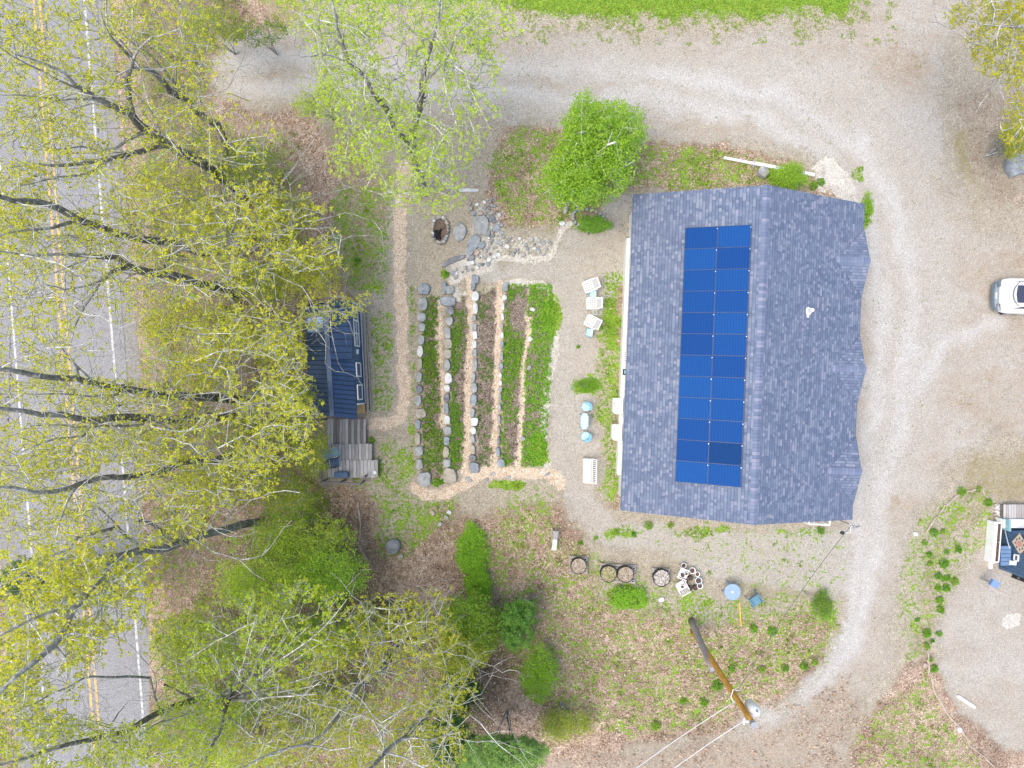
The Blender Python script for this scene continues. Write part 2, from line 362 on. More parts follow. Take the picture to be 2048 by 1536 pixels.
dx = 0.12
xs = np.concatenate([[-260, -160, -100, -60, -42, -36], np.arange(-33, 31.01, dx), [34, 40, 60, 100, 160, 260]])
ys = np.concatenate([[-260, -160, -100, -60, -36, -28], np.arange(-24.5, 24.51, dx), [28, 36, 60, 100, 160, 260]])
GX, GY = np.meshgrid(xs, ys); GZ = hz(GX)
GZ = GZ + (fbm(GX, GY, 3.0, 7) - .5) * .10 * np.clip((np.abs(GX) < 60), 0, 1) * (GX > -18)
KX = FPX / (H - hz(GX)); PXX = np.clip(1024 + GX * KX, -250, 2290); PYY = np.clip(768 - GY * KX, -190, 1790)
WT = weights(PXX, PYY)
inb = WT['soil'] > .5
GZ = GZ + inb * 0.03
nx, ny = len(xs), len(ys)
A = np.stack([WT['gravel'], WT['leaf'], WT['grass'], WT['chips']], -1).reshape(-1, 4)
CC = np.stack([WT['humus_shade'], WT['track'], WT['track'], WT['track']], -1).reshape(-1, 4)
B = np.stack([WT['soil'], WT['stain'], WT['pale'], WT['moss']], -1).reshape(-1, 4)
VV = np.stack([GX, GY, GZ], -1).reshape(-1, 3)
ii = np.arange((ny - 1) * (nx - 1)); r = ii // (nx - 1); c = ii % (nx - 1)
FF = np.stack([r * nx + c, r * nx + c + 1, (r + 1) * nx + c + 1, (r + 1) * nx + c], -1)
fw = {k: WT[k].ravel()[FF].mean(1) for k in WT}
cls = np.zeros(len(FF), int)
fx = PXX.ravel()[FF].mean(1); fy = PYY.ravel()[FF].mean(1)
cls[(fw['gravel'] > .5)] = 1
cls[(fw['grass'] > .5) & (fy < 60)] = 3
cls[fw['chips'] > .45] = 2
cls[fw['soil'] > .5] = 4

def ground_mat():
    t = NT('terrain'); p = t.pos()
    a1 = t.n('Attribute', attribute_name='wa'); a2 = t.n('Attribute', attribute_name='wb')
    s1 = t.sepc(a1.outputs['Color']); s2 = t.sepc(a2.outputs['Color'])
    gravel, leaf, grass, chips = s1[0], s1[1], s1[2], a1.outputs['Alpha']
    soil, stain, pale, moss = s2[0], s2[1], s2[2], a2.outputs['Alpha']
    dist = t.n('TexNoise', {'Scale': 9.0, 'Detail': 2}).outputs['Color']; t.set(t.t.nodes[-1].inputs['Vector'], p)
    pd = t.n('VectorMath', {0: p, 1: dist}, operation='MULTIPLY_ADD'); t.set(pd.inputs[0], dist); pd.inputs[1].default_value = (.12, .12, .12); t.set(pd.inputs[2], p)
    v1 = t.sepc(t.voro(13, pd.outputs[0]).outputs['Color']); v2 = t.sepc(t.voro(7.5, pd.outputs[0]).outputs['Color']); v3 = t.sepc(t.voro(30, p).outputs['Color'])
    nb = t.noise(.35, 4, p); nm = t.noise(1.6, 5, p, .65); nf = t.noise(7, 4, p, .65)
    # materials of the ground
    grv = t.ramp(t.math('ADD', t.math('MULTIPLY', v1[0], .3), t.math('MULTIPLY', v3[1], .7)), [(.05, (.235, .213, .180)), (.35, (.365, .337, .294)), (.6, (.44, .41, .363)), (.8, (.505, .475, .43)), (.95, (.67, .64, .595))])
    wc3 = t.sepc(t.n('Attribute', attribute_name='wc').outputs['Color']); hum_shade, trk = wc3[0], wc3[1]
    grv = t.mix(t.math('MULTIPLY', t.ramp(nm, [(.35, (0, 0, 0)), (.7, (1, 1, 1))]), .35), grv, (.56, .525, .475))
    grv = t.mix(t.math('MULTIPLY', t.math('MULTIPLY', stain, .9), t.ramp(t.math('ADD', t.math('MULTIPLY', nm, .6), t.math('MULTIPLY', v1[2], .4)), [(.3, (.15, .15, .15)), (.7, (1, 1, 1))]), clamp=True), grv, t.ramp(v1[1], [(0, (.19, .14, .09)), (.6, (.37, .29, .20)), (1, (.54, .44, .32))]))
    grv = t.mix(t.math('MULTIPLY', trk, .6), grv, t.ramp(v3[1], [(0, (.43, .415, .395)), (.6, (.56, .545, .525)), (1, (.70, .69, .67))]))
    lf = t.ramp(t.math('ADD', t.math('MULTIPLY', v2[0], .62), t.math('MULTIPLY', v1[1], .38)), [(.08, (.075, .05, .032)), (.30, (.22, .145, .095)), (.50, (.40, .28, .20)), (.70, (.56, .42, .32)), (.92, (.80, .67, .55))])
    lf = t.mix(t.math('MULTIPLY', t.ramp(nb, [(.4, (0, 0, 0)), (.65, (1, 1, 1))]), .35), lf, (.12, .075, .05), 'MULTIPLY')
    dry = t.ramp(t.math('ADD', t.math('MULTIPLY', v1[0], .6), t.math('MULTIPLY', v3[0], .4)), [(.05, (.15, .13, .085)), (.35, (.31, .27, .20)), (.65, (.44, .385, .30)), (.9, (.62, .54, .44))])
    mo = t.ramp(v1[2], [(0, (.16, .13, .05)), (.5, (.29, .25, .10)), (1, (.42, .33, .16))])
    gr = t.ramp(t.math('ADD', t.math('MULTIPLY', v3[2], .45), t.math('MULTIPLY', nm, .55)), [(.2, (.06, .11, .015)), (.45, (.14, .25, .025)), (.6, (.22, .36, .035)), (.85, (.38, .46, .10))])
    ch = t.ramp(v1[1], [(0, (.26, .17, .10)), (.3, (.50, .37, .25)), (.65, (.68, .54, .41)), (1, (.88, .81, .70))])
    so = t.ramp(t.math('ADD', t.math('MULTIPLY', v1[2], .6), t.math('MULTIPLY', v3[1], .4)), [(.1, (.06, .045, .035)), (.45, (.18, .14, .11)), (.7, (.31, .25, .20)), (.95, (.56, .48, .39))])
    pl = t.ramp(v1[0], [(0, (.28, .25, .21)), (.4, (.52, .48, .42)), (1, (.80, .76, .68))])
    def fac(wt, nz, c=1.1, k=5.0): # crisp, ragged edge where a weight crosses the noise
        return t.math('ADD', t.math('MULTIPLY', t.math('ADD', t.math('SUBTRACT', wt, .5), t.math('MULTIPLY', t.math('SUBTRACT', nz, .5), c)), k), .5, clamp=True)
    n2 = t.math('ADD', t.math('MULTIPLY', nf, .5), t.math('MULTIPLY', nm, .5))
    n3 = t.math('ADD', t.math('MULTIPLY', v1[0], .25), t.math('MULTIPLY', n2, .75))
    col = t.mix(fac(moss, n3, 1.4, 3), dry, mo)
    col = t.mix(fac(leaf, n3, 1.6, 6), col, lf)
    hu_shade = t.ramp(t.math('ADD', t.math('MULTIPLY', v2[1], .6), t.math('MULTIPLY', v1[0], .4)), [(.1, (.035, .026, .018)), (.45, (.11, .078, .052)), (.75, (.25, .18, .125)), (.95, (.46, .35, .26))])  # dark brown old litter with canopy shade painted in
    col = t.mix(fac(hum_shade, n3, 2.2, 4), col, hu_shade)
    col = t.mix(fac(gravel, n3, 1.9, 3.2), col, grv)
    col = t.mix(t.math('MULTIPLY', stain, fac(t.math('ADD', t.math('MULTIPLY', v2[2], .4), .02), n3, 1, 8), clamp=True), col, lf)
    col = t.mix(fac(soil, n3, .8, 6), col, so)
    col = t.mix(fac(pale, n3, 1.2, 5), col, pl)
    col = t.mix(fac(chips, n3, 1.1, 5), col, ch)
    col = t.mix(fac(grass, t.math('ADD', t.math('MULTIPLY', nf, .6), t.math('MULTIPLY', nm, .4)), 2.6, 6), col, gr)
    t.bump(t.math('ADD', v1[0], t.math('MULTIPLY', nf, 2)), .5, .03)
    return t.fin(col, .95, 0, .15)
M_GROUND = ground_mat()
def sub_mesh(name, mask, label=None):
    f = FF[mask]; used, inv = np.unique(f, return_inverse=True); f = inv.reshape(-1, 4)
    me = bpy.data.meshes.new(name); v = VV[used]
    me.vertices.add(len(v)); me.vertices.foreach_set('co', v.astype(np.float32).ravel())
    me.loops.add(len(f) * 4); me.loops.foreach_set('vertex_index', f.astype(np.int32).ravel())
    me.polygons.add(len(f)); me.polygons.foreach_set('loop_start', (np.arange(len(f)) * 4).astype(np.int32)); me.polygons.foreach_set('loop_total', np.full(len(f), 4, np.int32))
    me.update(calc_edges=True); me.polygons.foreach_set('use_smooth', np.ones(len(f), bool))
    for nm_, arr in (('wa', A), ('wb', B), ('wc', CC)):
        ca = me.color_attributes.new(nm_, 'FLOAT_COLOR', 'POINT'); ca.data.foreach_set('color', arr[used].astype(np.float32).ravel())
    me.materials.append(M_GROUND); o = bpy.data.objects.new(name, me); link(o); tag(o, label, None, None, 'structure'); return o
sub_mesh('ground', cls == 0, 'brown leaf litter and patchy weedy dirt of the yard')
sub_mesh('driveway', cls == 1, 'pale grey gravel driveway and yard round the big shingled house')
sub_mesh('path', cls == 2, 'wood chip footpaths between and around the garden beds')
sub_mesh('lawn', cls == 3, 'bright green lawn strip along the top edge of the gravel drive')
sub_mesh('garden_bed', cls == 4, 'dark soil of the long terraced garden beds between stone rows')

# ------------------------------------------------------------------ road
ra, rb = G(76, 26), G(193, 1455)
rd = (rb - ra); rd.z = 0; rd.normalize(); rn = Vector((-rd.y, rd.x, 0))      # rd runs down the photo, rn to the right
if rn.x < 0: rn = -rn
def road_sheet(name, o0, o1, z, m, s0=-60, s1=110, parent=None, seg=1):
    b = MB(); n = int((s1 - s0) / seg)
    for i in range(n + 1):
        p = ra + rd * (s0 + (s1 - s0) * i / n)
        for o in (o0, o1): q = p + rn * o; b.v.append((q.x, q.y, -3.0 + z)); b.c.append((1, 1, 1, 1))
    for i in range(n): b.f.append((2 * i, 2 * i + 1, 2 * i + 3, 2 * i + 2))
    me_o = b.obj(name, m, parent); return me_o
def asphalt():
    t = NT('asphalt'); p = t.pos(); v = t.sepc(t.voro(30, p).outputs['Color']); mp = t.n('Mapping', {0: p, 'Scale': (1.2, .12, 1)}).outputs[0]
    k = t.ramp(v[0], [(0, (.17, .168, .168)), (.5, (.275, .27, .272)), (1, (.37, .365, .365))])
    k = t.mix(t.math('MULTIPLY', t.ramp(t.noise(.8, 5, mp), [(.35, (0, 0, 0)), (.65, (1, 1, 1))]), .3), k, (.30, .29, .29))
    cr = t.n('TexVoronoi', {'Scale': .35}, feature='DISTANCE_TO_EDGE'); dn = t.n('TexNoise', {'Scale': 1.5, 'Detail': 5}); t.set(dn.inputs['Vector'], p)
    q = t.n('VectorMath', {1: (1.2, 1.2, 0)}, operation='MULTIPLY_ADD'); t.set(q.inputs[0], dn.outputs['Color']); t.set(q.inputs[2], mp); t.set(cr.inputs['Vector'], q.outputs[0])
    k = t.mix(t.math('LESS_THAN', cr.outputs[0], .0035), k, (.07, .07, .07)); k = t.mix(t.math('MULTIPLY', t.ramp(t.noise(2.2, 5, p, .7), [(.5, (0, 0, 0)), (.72, (1, 1, 1))]), .35), k, (.17, .165, .16))
    t.bump(v[0], .3); return t.fin(k, .9, 0, .2)
def paint(name, colr):
    t = NT(name); p = t.pos(); k = t.ramp(t.noise(5, 5, p, .7), [(.40, (.27, .265, .265)), (.48, tuple(x * .6 + .09 for x in colr)), (.62, colr)]); return t.fin(k, .7)
M_SH = simple('shoulder_dirt', (.25, .235, .215), .95, .3, 8)
tag(road_sheet('road_shoulder', -4.6, 4.1, .012, M_SH), 'grey brown gritty edge strip of the paved road', kind='structure')
tag(road_sheet('road', -3.6, 3.35, .03, asphalt()), 'grey two lane paved road under the trees at left', kind='structure')
yl = paint('road_yellow', (.80, .46, .07)); wl = paint('road_white', (.62, .61, .59))
for o in (-.17, .17): tag(road_sheet('road_marking', o - .065, o + .065, .036, yl), 'one of the double yellow centre lines on the road', kind='structure')
tag(road_sheet('road_marking', -2.88, -2.76, .036, wl), 'white edge line on the far left of the road', kind='structure')
tag(road_sheet('road_marking', 2.62, 2.75, .036, wl), 'white edge line on the right side of the road', kind='structure')
# ------------------------------------------------------------------ shared materials
def shingle(name, swap=False):
    t = NT(name); xyz = t.sep(t.objco()); x, y = (xyz[1], xyz[0]) if swap else (xyz[0], xyz[1])
    cx = t.math('DIVIDE', x, .135); ci = t.math('FLOOR', cx); cf = t.math('FRACT', cx)
    off = t.n('TexWhiteNoise', {'W': ci}, noise_dimensions='1D').outputs[0]
    yy = t.math('ADD', t.math('DIVIDE', y, .15), t.math('MULTIPLY', off, 13.7)); ti = t.math('FLOOR', yy)
    th = t.math('FLOOR', t.math('DIVIDE', yy, 2.3))
    v2 = t.n('CombineXYZ', {0: ci, 1: th}); pair = t.n('TexWhiteNoise', {0: v2.outputs[0]}, noise_dimensions='2D').outputs
    v1 = t.n('CombineXYZ', {0: ci, 1: ti}); one = t.n('TexWhiteNoise', {0: v1.outputs[0]}, noise_dimensions='2D').outputs
    sel = t.math('GREATER_THAN', pair[1] if False else t.sepc(pair[1])[1], .72)
    rr = t.n('Mix', {0: sel}, data_type='FLOAT'); t.set(rr.inputs[2], one[0]); t.set(rr.inputs[3], pair[0])
    k = t.ramp(rr.outputs[0], [(0, (.118, .150, .228)), (.4, (.152, .188, .268)), (.7, (.182, .218, .298)), (.88, (.22, .255, .33)), (1, (.285, .30, .375))])
    k = t.mix(t.math('MULTIPLY', t.math('LESS_THAN', cf, .17), .5), k, (.045, .055, .10))
    k = t.mix(t.math('MULTIPLY', t.ramp(t.noise(.5, 4, t.pos()), [(.35, (0, 0, 0)), (.7, (1, 1, 1))]), .25), k, (.17, .19, .27))
    g = t.noise(60, 2, t.pos()); k = t.mix(.35, k, t.mix(1.0, k, t.ramp(g, [(.3, (.5, .5, .5)), (.7, (1.0, 1.0, 1.0))]), 'MULTIPLY'))
    t.bump(t.math('ADD', t.math('MULTIPLY', cf, .8), rr.outputs[0]), .6, .02); return t.fin(k, .92, 0, .2)
M_SHX = shingle('roof_shingles'); M_SHY = shingle('roof_shingles_cross', True)
def capmat(ax):
    t = NT('ridge_cap'); xyz = t.sep(t.objco()); s = xyz[ax]; ci = t.math('FLOOR', t.math('DIVIDE', s, .16))
    r_ = t.n('TexWhiteNoise', {'W': ci}, noise_dimensions='1D').outputs[0]
    k = t.ramp(r_, [(0, (.13, .165, .25)), (.6, (.17, .20, .29)), (.85, (.23, .25, .345)), (1, (.28, .28, .36))])
    k = t.mix(t.math('MULTIPLY', t.math('LESS_THAN', t.math('FRACT', t.math('DIVIDE', s, .16)), .14), .4), k, (.05, .06, .1))
    t.bump(r_, .3); return t.fin(k, .9)
M_CAP = capmat(1); M_CAPX = capmat(0)
M_WHITE = simple('white_paint', (.82, .82, .80), .5, .04, 5, 0, .12)
M_TRIM = simple('white_trim', (.80, .80, .78), .5, .04, 5)
M_SIDING = simple('white_siding', (.74, .74, .72), .6, .05, 3, 0, .1)
M_PLAST = simple('white_plastic', (.80, .79, .76), .45, .05, 8, 0, .15)
M_GREYP = simple('pale_grey_plastic', (.50, .50, .50), .5, .06, 8)
M_DARK = simple('dark_slot', (.03, .03, .032), .7, .1)
M_BLUE = simple('sky_blue_paint', (.14, .40, .62), .45, .1, 8, 0, .08)
M_CYAN = simple('pale_cyan_paint', (.50, .72, .76), .5, .08, 14, 0, .08)
M_METAL = simple('grey_metal', (.42, .43, .44), .45, .1, 6, .6)
M_NAVY = simple('navy_metal_roof', (.045, .085, .165), .38, .18, 1.2, .25, .1)
M_NAVYD = simple('dark_roof_seam', (.012, .022, .045), .5, .1)
M_NAVY2 = simple('navy_siding', (.06, .12, .21), .6, .12, 3)
M_BSIDE = simple('blue_grey_siding', (.075, .15, .25), .6, .12, 3, 0, .1)
M_LBLUE = simple('light_blue_metal', (.17, .27, .46), .5, .08, 3)
M_TEAL = simple('faded_teal', (.24, .42, .46), .6, .1, 5)
M_BLACK = simple('black_plastic', (.018, .018, .02), .55, .2, 8)
M_SOIL = simple('potting_soil', (.10, .06, .045), .95, .6, 22, 0, 0, .6)
def wood(name, a, b_, sc=(2, 30, 2), rough=.85):
    t = NT(name); c = t.objco(); mp = t.n('Mapping', {0: c, 'Scale': sc}).outputs[0]
    k = t.ramp(t.noise(1.5, 5, mp, .65), [(.3, a), (.7, b_)]); k = t.mix(t.math('MULTIPLY', t.ramp(t.noise(1.2, 4, t.pos()), [(.4, (0, 0, 0)), (.7, (1, 1, 1))]), .4), k, tuple(x * .75 for x in b_))
    t.bump(t.noise(4, 4, mp), .3); return t.fin(k, rough, 0, .2)
M_DECK = wood('weathered_deck_wood', (.26, .23, .21), (.50, .47, .45), (26, 1.2, 2))
M_DECK2 = wood('pale_deck_wood', (.38, .36, .345), (.62, .59, .57), (26, 1.2, 2))
M_DECKL = wood('dark_deck_wood', (.13, .11, .10), (.30, .27, .25), (26, 1.2, 2))
M_PINE = wood('new_pine_wood', (.42, .27, .11), (.60, .42, .20), (2, 20, 2))
M_PAL = wood('pallet_wood', (.26, .22, .18), (.46, .42, .37), (2, 20, 2))
M_POLEO = wood('orange_pole_wood', (.26, .12, .025), (.78, .42, .08), (14, 14, 1.2))
M_POLEG = wood('grey_pole_wood', (.17, .15, .135), (.36, .33, .30), (20, 20, 1.0))
def rockm(name, a, b_, c_):
    t = NT(name); c = t.pos(); k = t.ramp(t.noise(3.5, 6, c, .65), [(.28, a), (.5, b_), (.72, c_)])
    k = t.mix(t.math('MULTIPLY', t.ramp(t.noise(11, 3, c), [(.5, (0, 0, 0)), (.7, (1, 1, 1))]), .35), k, (.45, .46, .40)); t.bump(t.noise(9, 5, c, .7), .6, .04); return t.fin(k, .9, 0, .2)
RK = {'grey': rockm('grey_stone', (.19, .19, .185), (.33, .335, .33), (.46, .46, .45)), 'blue': rockm('blue_grey_stone', (.15, .17, .19), (.26, .285, .31), (.39, .41, .43)),
      'white': rockm('white_stone', (.42, .42, .40), (.62, .62, .60), (.78, .78, .76)), 'tan': rockm('tan_stone', (.24, .21, .16), (.38, .34, .27), (.48, .44, .36)), 'dark': rockm('dark_stone', (.10, .10, .11), (.20, .20, .215), (.32, .33, .34)),
      'pink': rockm('pinkish_stone', (.30, .22, .17), (.45, .35, .28), (.55, .46, .40))}

# ------------------------------------------------------------------ the big house
HR = R(-2.3); HC = Vector((11.05, 1.29, 0)); HWX, HLY, ZE, ZR = 5.56, 7.57, 3.0, 5.4
SL = (ZR - ZE) / HWX
house = thing('house', 'large house with blue grey shingled gable roof and three small eave gables facing the drive', 'house', HC, HR)
def HL(px, py, z):      # photo pixel at a known height -> house coordinates
    p = W(px, py, z) - HC; c, s = math.cos(-HR), math.sin(-HR); return (p.x * c - p.y * s, p.x * s + p.y * c)
b = MB(); wx0, wx1, wy = -HWX + .38, HWX - .55, HLY - .32; t_ = .14
for x in (wx0, wx1): b.box(x, 0, 1.42, t_, 2 * wy, 2.94)
for s in (-1, 1):
    y = s * (wy - t_ / 2); yi = s * (wy - t_)
    prof = [(wx0 + .08, -.05), (wx1 - .08, -.05), (wx1 - .08, ZE + .02), (0, ZR - .18), (wx0 + .08, ZE + .02)]
    vs = [(x, y - .07, z) for x, z in prof] + [(x, y + .07, z) for x, z in prof]; n = len(prof)
    b.add(vs, [tuple(range(n)), tuple(reversed(range(n, 2 * n)))] + [(i, n + i, n + (i + 1) % n, (i + 1) % n) for i in range(n)])
b.obj('wall', M_SIDING, house)
TH = .09
rz_ = lambda x: ZR - abs(x) * SL
rt = MB()   # left slope
vs = [(-HWX, -HLY, ZE), (0, -HLY, ZR), (0, HLY, ZR), (-HWX, HLY, ZE)]
rt.add(vs + [(x, y, z - TH) for x, y, z in vs], [(0, 1, 2, 3), (7, 6, 5, 4), (0, 4, 5, 1), (2, 6, 7, 3), (3, 7, 4, 0)])
# right slope with three notches for the eave gables
GY_ = []
for (px, py) in ((1741, 521), (1731, 739), (1724, 944)): GY_.append(HL(px, py, 3.68)[1])
GH, GWD = .68, 1.62; GD = GH / SL
pts = [(0, -HLY, ZR), (HWX, -HLY, ZE)]
for gy in sorted(GY_): pts += [(HWX, gy - GWD, ZE), (HWX - GD, gy, ZE + GH), (HWX, gy + GWD, ZE)]
pts += [(HWX, HLY, ZE), (0, HLY, ZR)]
def addpoly_tri(mb, P, th):     # fan the right slope from the ridge side so that the notches stay concave-safe
    top = [Vector(p) for p in P]; mid = []
    n = len(top); ridge0, ridge1 = top[0], top[-1]; edge = top[1:-1]; m = len(edge)
    rid = [Vector((0, p.y, ZR)) for p in edge]
    base = len(mb.v); vs_ = []
    for e, q in zip(edge, rid): vs_ += [tuple(e), tuple(q)]
    fs_ = [(2 * i, 2 * i + 2, 2 * i + 3, 2 * i + 1) for i in range(m - 1)]
    vs_ += [(x, y, z - th) for x, y, z in vs_]; k = 2 * m
    fs_ += [tuple(k + j for j in reversed(f)) for f in fs_[:m - 1]] + [(2 * i, k + 2 * i, k + 2 * i + 2, 2 * i + 2) for i in range(m - 1)]
    fs_ += [(0, 1, k + 1, k), (2 * m - 2, k + 2 * m - 2, k + 2 * m - 1, 2 * m - 1)]
    mb.add(vs_, fs_)
addpoly_tri(rt, pts, TH)
roof = rt.obj('roof', M_SHX, house)
for gy in GY_:
    cx_ = MB()
    for s in (-1, 1):
        P = [(HWX + .02, gy + s * GWD, ZE + .005), (HWX + .02, gy, ZE + GH + .005), (HWX - GD, gy, ZE + GH + .005)]
        if s < 0: P = P[::-1]
        Q = [(x, y, z - TH) for x, y, z in P]; cx_.add(P + Q, [(0, 1, 2), (5, 4, 3), (0, 3, 4, 1), (1, 4, 5, 2), (2, 5, 3, 0)])
    cx_.obj('eave_gable', M_SHY, roof)
for gy in GY_:
    gf = MB(); gf.add([(HWX - .1, gy - GWD + .1, ZE - .06), (HWX - .1, gy + GWD - .1, ZE - .06), (HWX - .1, gy, ZE + GH - .12)], [(0, 1, 2)])
    gf.obj('gable_face', M_SIDING, house)
cap = MB()
for s in (-1, 1):
    for k in range(96):
        y0 = -HLY + k * 2 * HLY / 96; y1 = y0 + 2 * HLY / 96 + .02
        z0, z1 = .012, .034
        vs = [(0, y0, ZR + z1), (s * .17, y0, rz_(.17) + z1), (s * .17, y1, rz_(.17) + z0), (0, y1, ZR + z0)]
        cap.add(vs, [(0, 1, 2, 3) if s < 0 else (3, 2, 1, 0)])
cap.obj('ridge_cap', M_CAP, roof)
for gy in GY_:
    cap = MB()
    for k in range(10):
        x0 = HWX - GD - .05 + k * (GD + .07) / 10; x1 = x0 + (GD + .07) / 10 + .01
        for s in (-1, 1):
            zs = GH / GWD
            vs = [(x0, gy, ZE + GH + .02), (x1, gy, ZE + GH + .034), (x1, gy + s * .15, ZE + GH - .15 * zs + .034), (x0, gy + s * .15, ZE + GH - .15 * zs + .02)]
            cap.add(vs, [(0, 1, 2, 3) if s < 0 else (3, 2, 1, 0)])
    cap.obj('ridge_cap', M_CAPX, roof)
fa = MB(); fa.box(-HWX + .04, 0, ZE - .16, .03, 2 * HLY - .1, .16)
for s in (-1, 1):
    for q in (-1, 1): fa.bar((0, s * (HLY - .04), ZR - .2), (q * HWX, s * (HLY - .04), ZE - .2), .03, .15)
fa.obj('fascia', M_TRIM, house)
sk = MB(); sk.box(wx0 - .16, -.1, .35, .16, 2 * wy - 2.4, .75); sk.obj('base_skirt', M_TRIM, house)
g_ = MB(); gy0 = HL(1712, 1000, ZE)[1]
vt = MB()
x, y = HL(1620, 621, 4.55); z = rz_(x)
vt.lathe([(.20, z - .02), (.17, z + .03), (.07, z + .06), (.06, z + .45), (.085, z + .45), (.085, z + .5), (0.0, z + .5)], 14, x, y); vt.box(x + .12, y + .02, z + .0, .26, .12, .05, 0, 0, math.atan(SL)); vt.box(x, y - .2, z + .0, .12, .2, .04, 0, 0, math.atan(SL))
vt.obj('roof_vent', M_TRIM, roof)
for (px, py) in ((1257, 527), (1249, 713)):
    lx, ly = HL(px, py, 1.6); f = MB(); f.box(wx0 - .20, ly, 1.7, .22, .52, .12); fo = f.obj('wall_box', M_TRIM, house)
    for i in range(5):
        for j in range(2): d = MB(); d.box(wx0 - .24 + j * .09, ly - .2 + i * .1, 1.762, .05, .05, .012, .4); d.obj('hole', M_DARK, fo)
lx, ly = HL(1243, 744, 1.5); f = MB(); f.box(wx0 - .18, ly, 1.6, .26, .3, .22); f.lathe([(.1, 1.42), (.12, 1.5)], 8, wx0 - .2, ly); fo = f.obj('wall_lantern', M_BLACK, house); f = MB(); f.box(wx0 - .2, ly, 1.72, .14, .16, .01); f.obj('pane', M_TEAL, fo)
f = MB(); lx, ly = HL(1632, 1046, .6); dl = HL(1612, 1046, .6)[0]; dr = HL(1653, 1045, .6)[0]
f = MB(); f.box((dl + dr) / 2, -wy - .35, .25, dr - dl, .9, .3); f.obj('back_step', M_PINE, house)
f = MB(); yb = HL(1632, 1049, 1.0)[1]
f.box((dl + dr) / 2, yb, .95, dr - dl, .07, .07); f.box(dl, yb + .2, .95, .07, .42, .07); f.box(dr, yb + .2, .95, .07, .42, .07)
for x in (dl, (dl + dr) / 2, dr): f.box(x, yb, .5, .08, .08, .9)
f.obj('step_railing', M_TRIM, house)

# solar panels: one racked array of 24 panels on the left slope
ax0, ax1, ay0, ay1 = -3.25, -.58, HL(1350, 963, 4.1)[1], HL(1370, 456, 4.1)[1]
array = thing('solar_array', 'two column solar panel array with deep blue glass on the left roof slope', 'solar panels', HC + Vector((0, 0, .0)), HR)
def panelm(dk=1.0):
    t = NT('solar_glass'); c = t.objco(); xyz = t.sep(c)
    ox = t.n('ObjectInfo').outputs['Random']
    lx = t.math('LESS_THAN', t.math('FRACT', t.math('DIVIDE', xyz[0], .126)), .10); ly = t.math('LESS_THAN', t.math('FRACT', t.math('DIVIDE', xyz[1], .085)), .10)
    k = t.mix(ox, (.010 * dk, .055 * dk, .215 * dk), (.015 * dk, .088 * dk, .295 * dk)); k = t.mix(t.math('MULTIPLY', t.noise(1.6, 2, t.pos()), .5), k, (.012 * dk, .07 * dk, .22 * dk))
    k = t.mix(t.math('MULTIPLY', t.math('MAXIMUM', lx, ly), .6), k, (.008, .02, .10)); return t.fin(k, .5, 0, .03)
M_PAN = panelm(); M_PAND = panelm(.6); M_FRAME = simple('panel_frame', (.012, .02, .04), .4, .1); M_CLAMP = simple('bright_clamp', (.34, .38, .44), .3, .05, 5, .4)
tilt = math.atan(SL); PWx = (ax1 - ax0) / 2; PWs = PWx / math.cos(tilt); PLy = (ay1 - ay0) / 12
pm = MB(); pm.box(0, 0, 0, PWs - .02, PLy - .02, .03); pme = None
colx = [ax0 + PWx / 2, ax0 + PWx * 1.5]
rl = MB()
for k in range(12):
    for q in (-.25, .25):
        pass
for cx in colx:
    for q in (-.28, .28):
        xx = cx + q * PWx * 2 * .5; rl = MB(); rl.box(xx, (ay0 + ay1) / 2, rz_(xx) + .05, .04, ay1 - ay0 - .05, .05); rl.obj('rail', M_METAL, array)
pmesh = fmesh = cmesh = None
rows = list(range(12)); rp = random.Random(5)
for ci_, cx in enumerate(colx):
    for k in rows:
        cy = ay0 + PLy * (k + .5)
        if pmesh is None:
            o = pm.obj('solar_panel', M_PAN, array); pmesh = o.data
            fb = MB(); a, d = (PWs - .008) / 2, (PLy - .008) / 2
            fb.box(-a, 0, .0, .016, 2 * d, .045); fb.box(a, 0, .0, .016, 2 * d, .045); fb.box(0, -d, 0, 2 * a, .012, .045); fb.box(0, d, 0, 2 * a, .012, .045)
            fo = fb.obj('frame', M_FRAME, o); fmesh = fo.data
            cb = MB(); cb.box(a - .01, d - .10, .03, .035, .04, .03); co = cb.obj('clamp', M_CLAMP, o); cmesh = co.data
        else:
            o = bpy.data.objects.new('solar_panel', pmesh); link(o, array)
            for nm_, me_ in (('frame', fmesh), ('clamp', cmesh)): link(bpy.data.objects.new(nm_, me_), o)
        o.location = (cx, cy, rz_(cx) + .10); o.rotation_euler = (0, -tilt, 0)
        if ci_ == 1 and k == 1:
            o.data = o.data.copy(); o.data.materials[0] = M_PAND; o['label'] = 'darkest navy panel near the bottom of the right column'

# service mast at the lower right roof corner
mx, my = HL(1700, 1050, 2.8); mst = thing('service_mast', 'thin metal service mast with curved weatherhead at the lower right roof corner', 'mast', W(1703, 1050, 2.6) - Vector((0, 0, 2.6)))
f = MB(); f.tube([(0, 0, 0), (0, 0, 3.2)], .035); f.tube([(0, 0, 3.1), (-.05, .12, 3.5), (-.18, .2, 3.62), (-.3, .12, 3.5), (-.28, .05, 3.4)], .03); f.obj('pipe', M_METAL, mst)
f = MB(); f.box(.02, .0, 2.55, .12, .12, .2); f.tube([(.05, -.05, 2.4), (.05, -.42, 2.4), (-.3, -.42, 2.4)], .02, 6); f.obj('bracket', M_TRIM, mst)
f = MB(); f.lathe([(.0, 2.33), (.09, 2.36), (.09, 2.5), (0, 2.52)], 10, -.36, -.42); f.obj('flood_lamp', M_BLACK, mst)

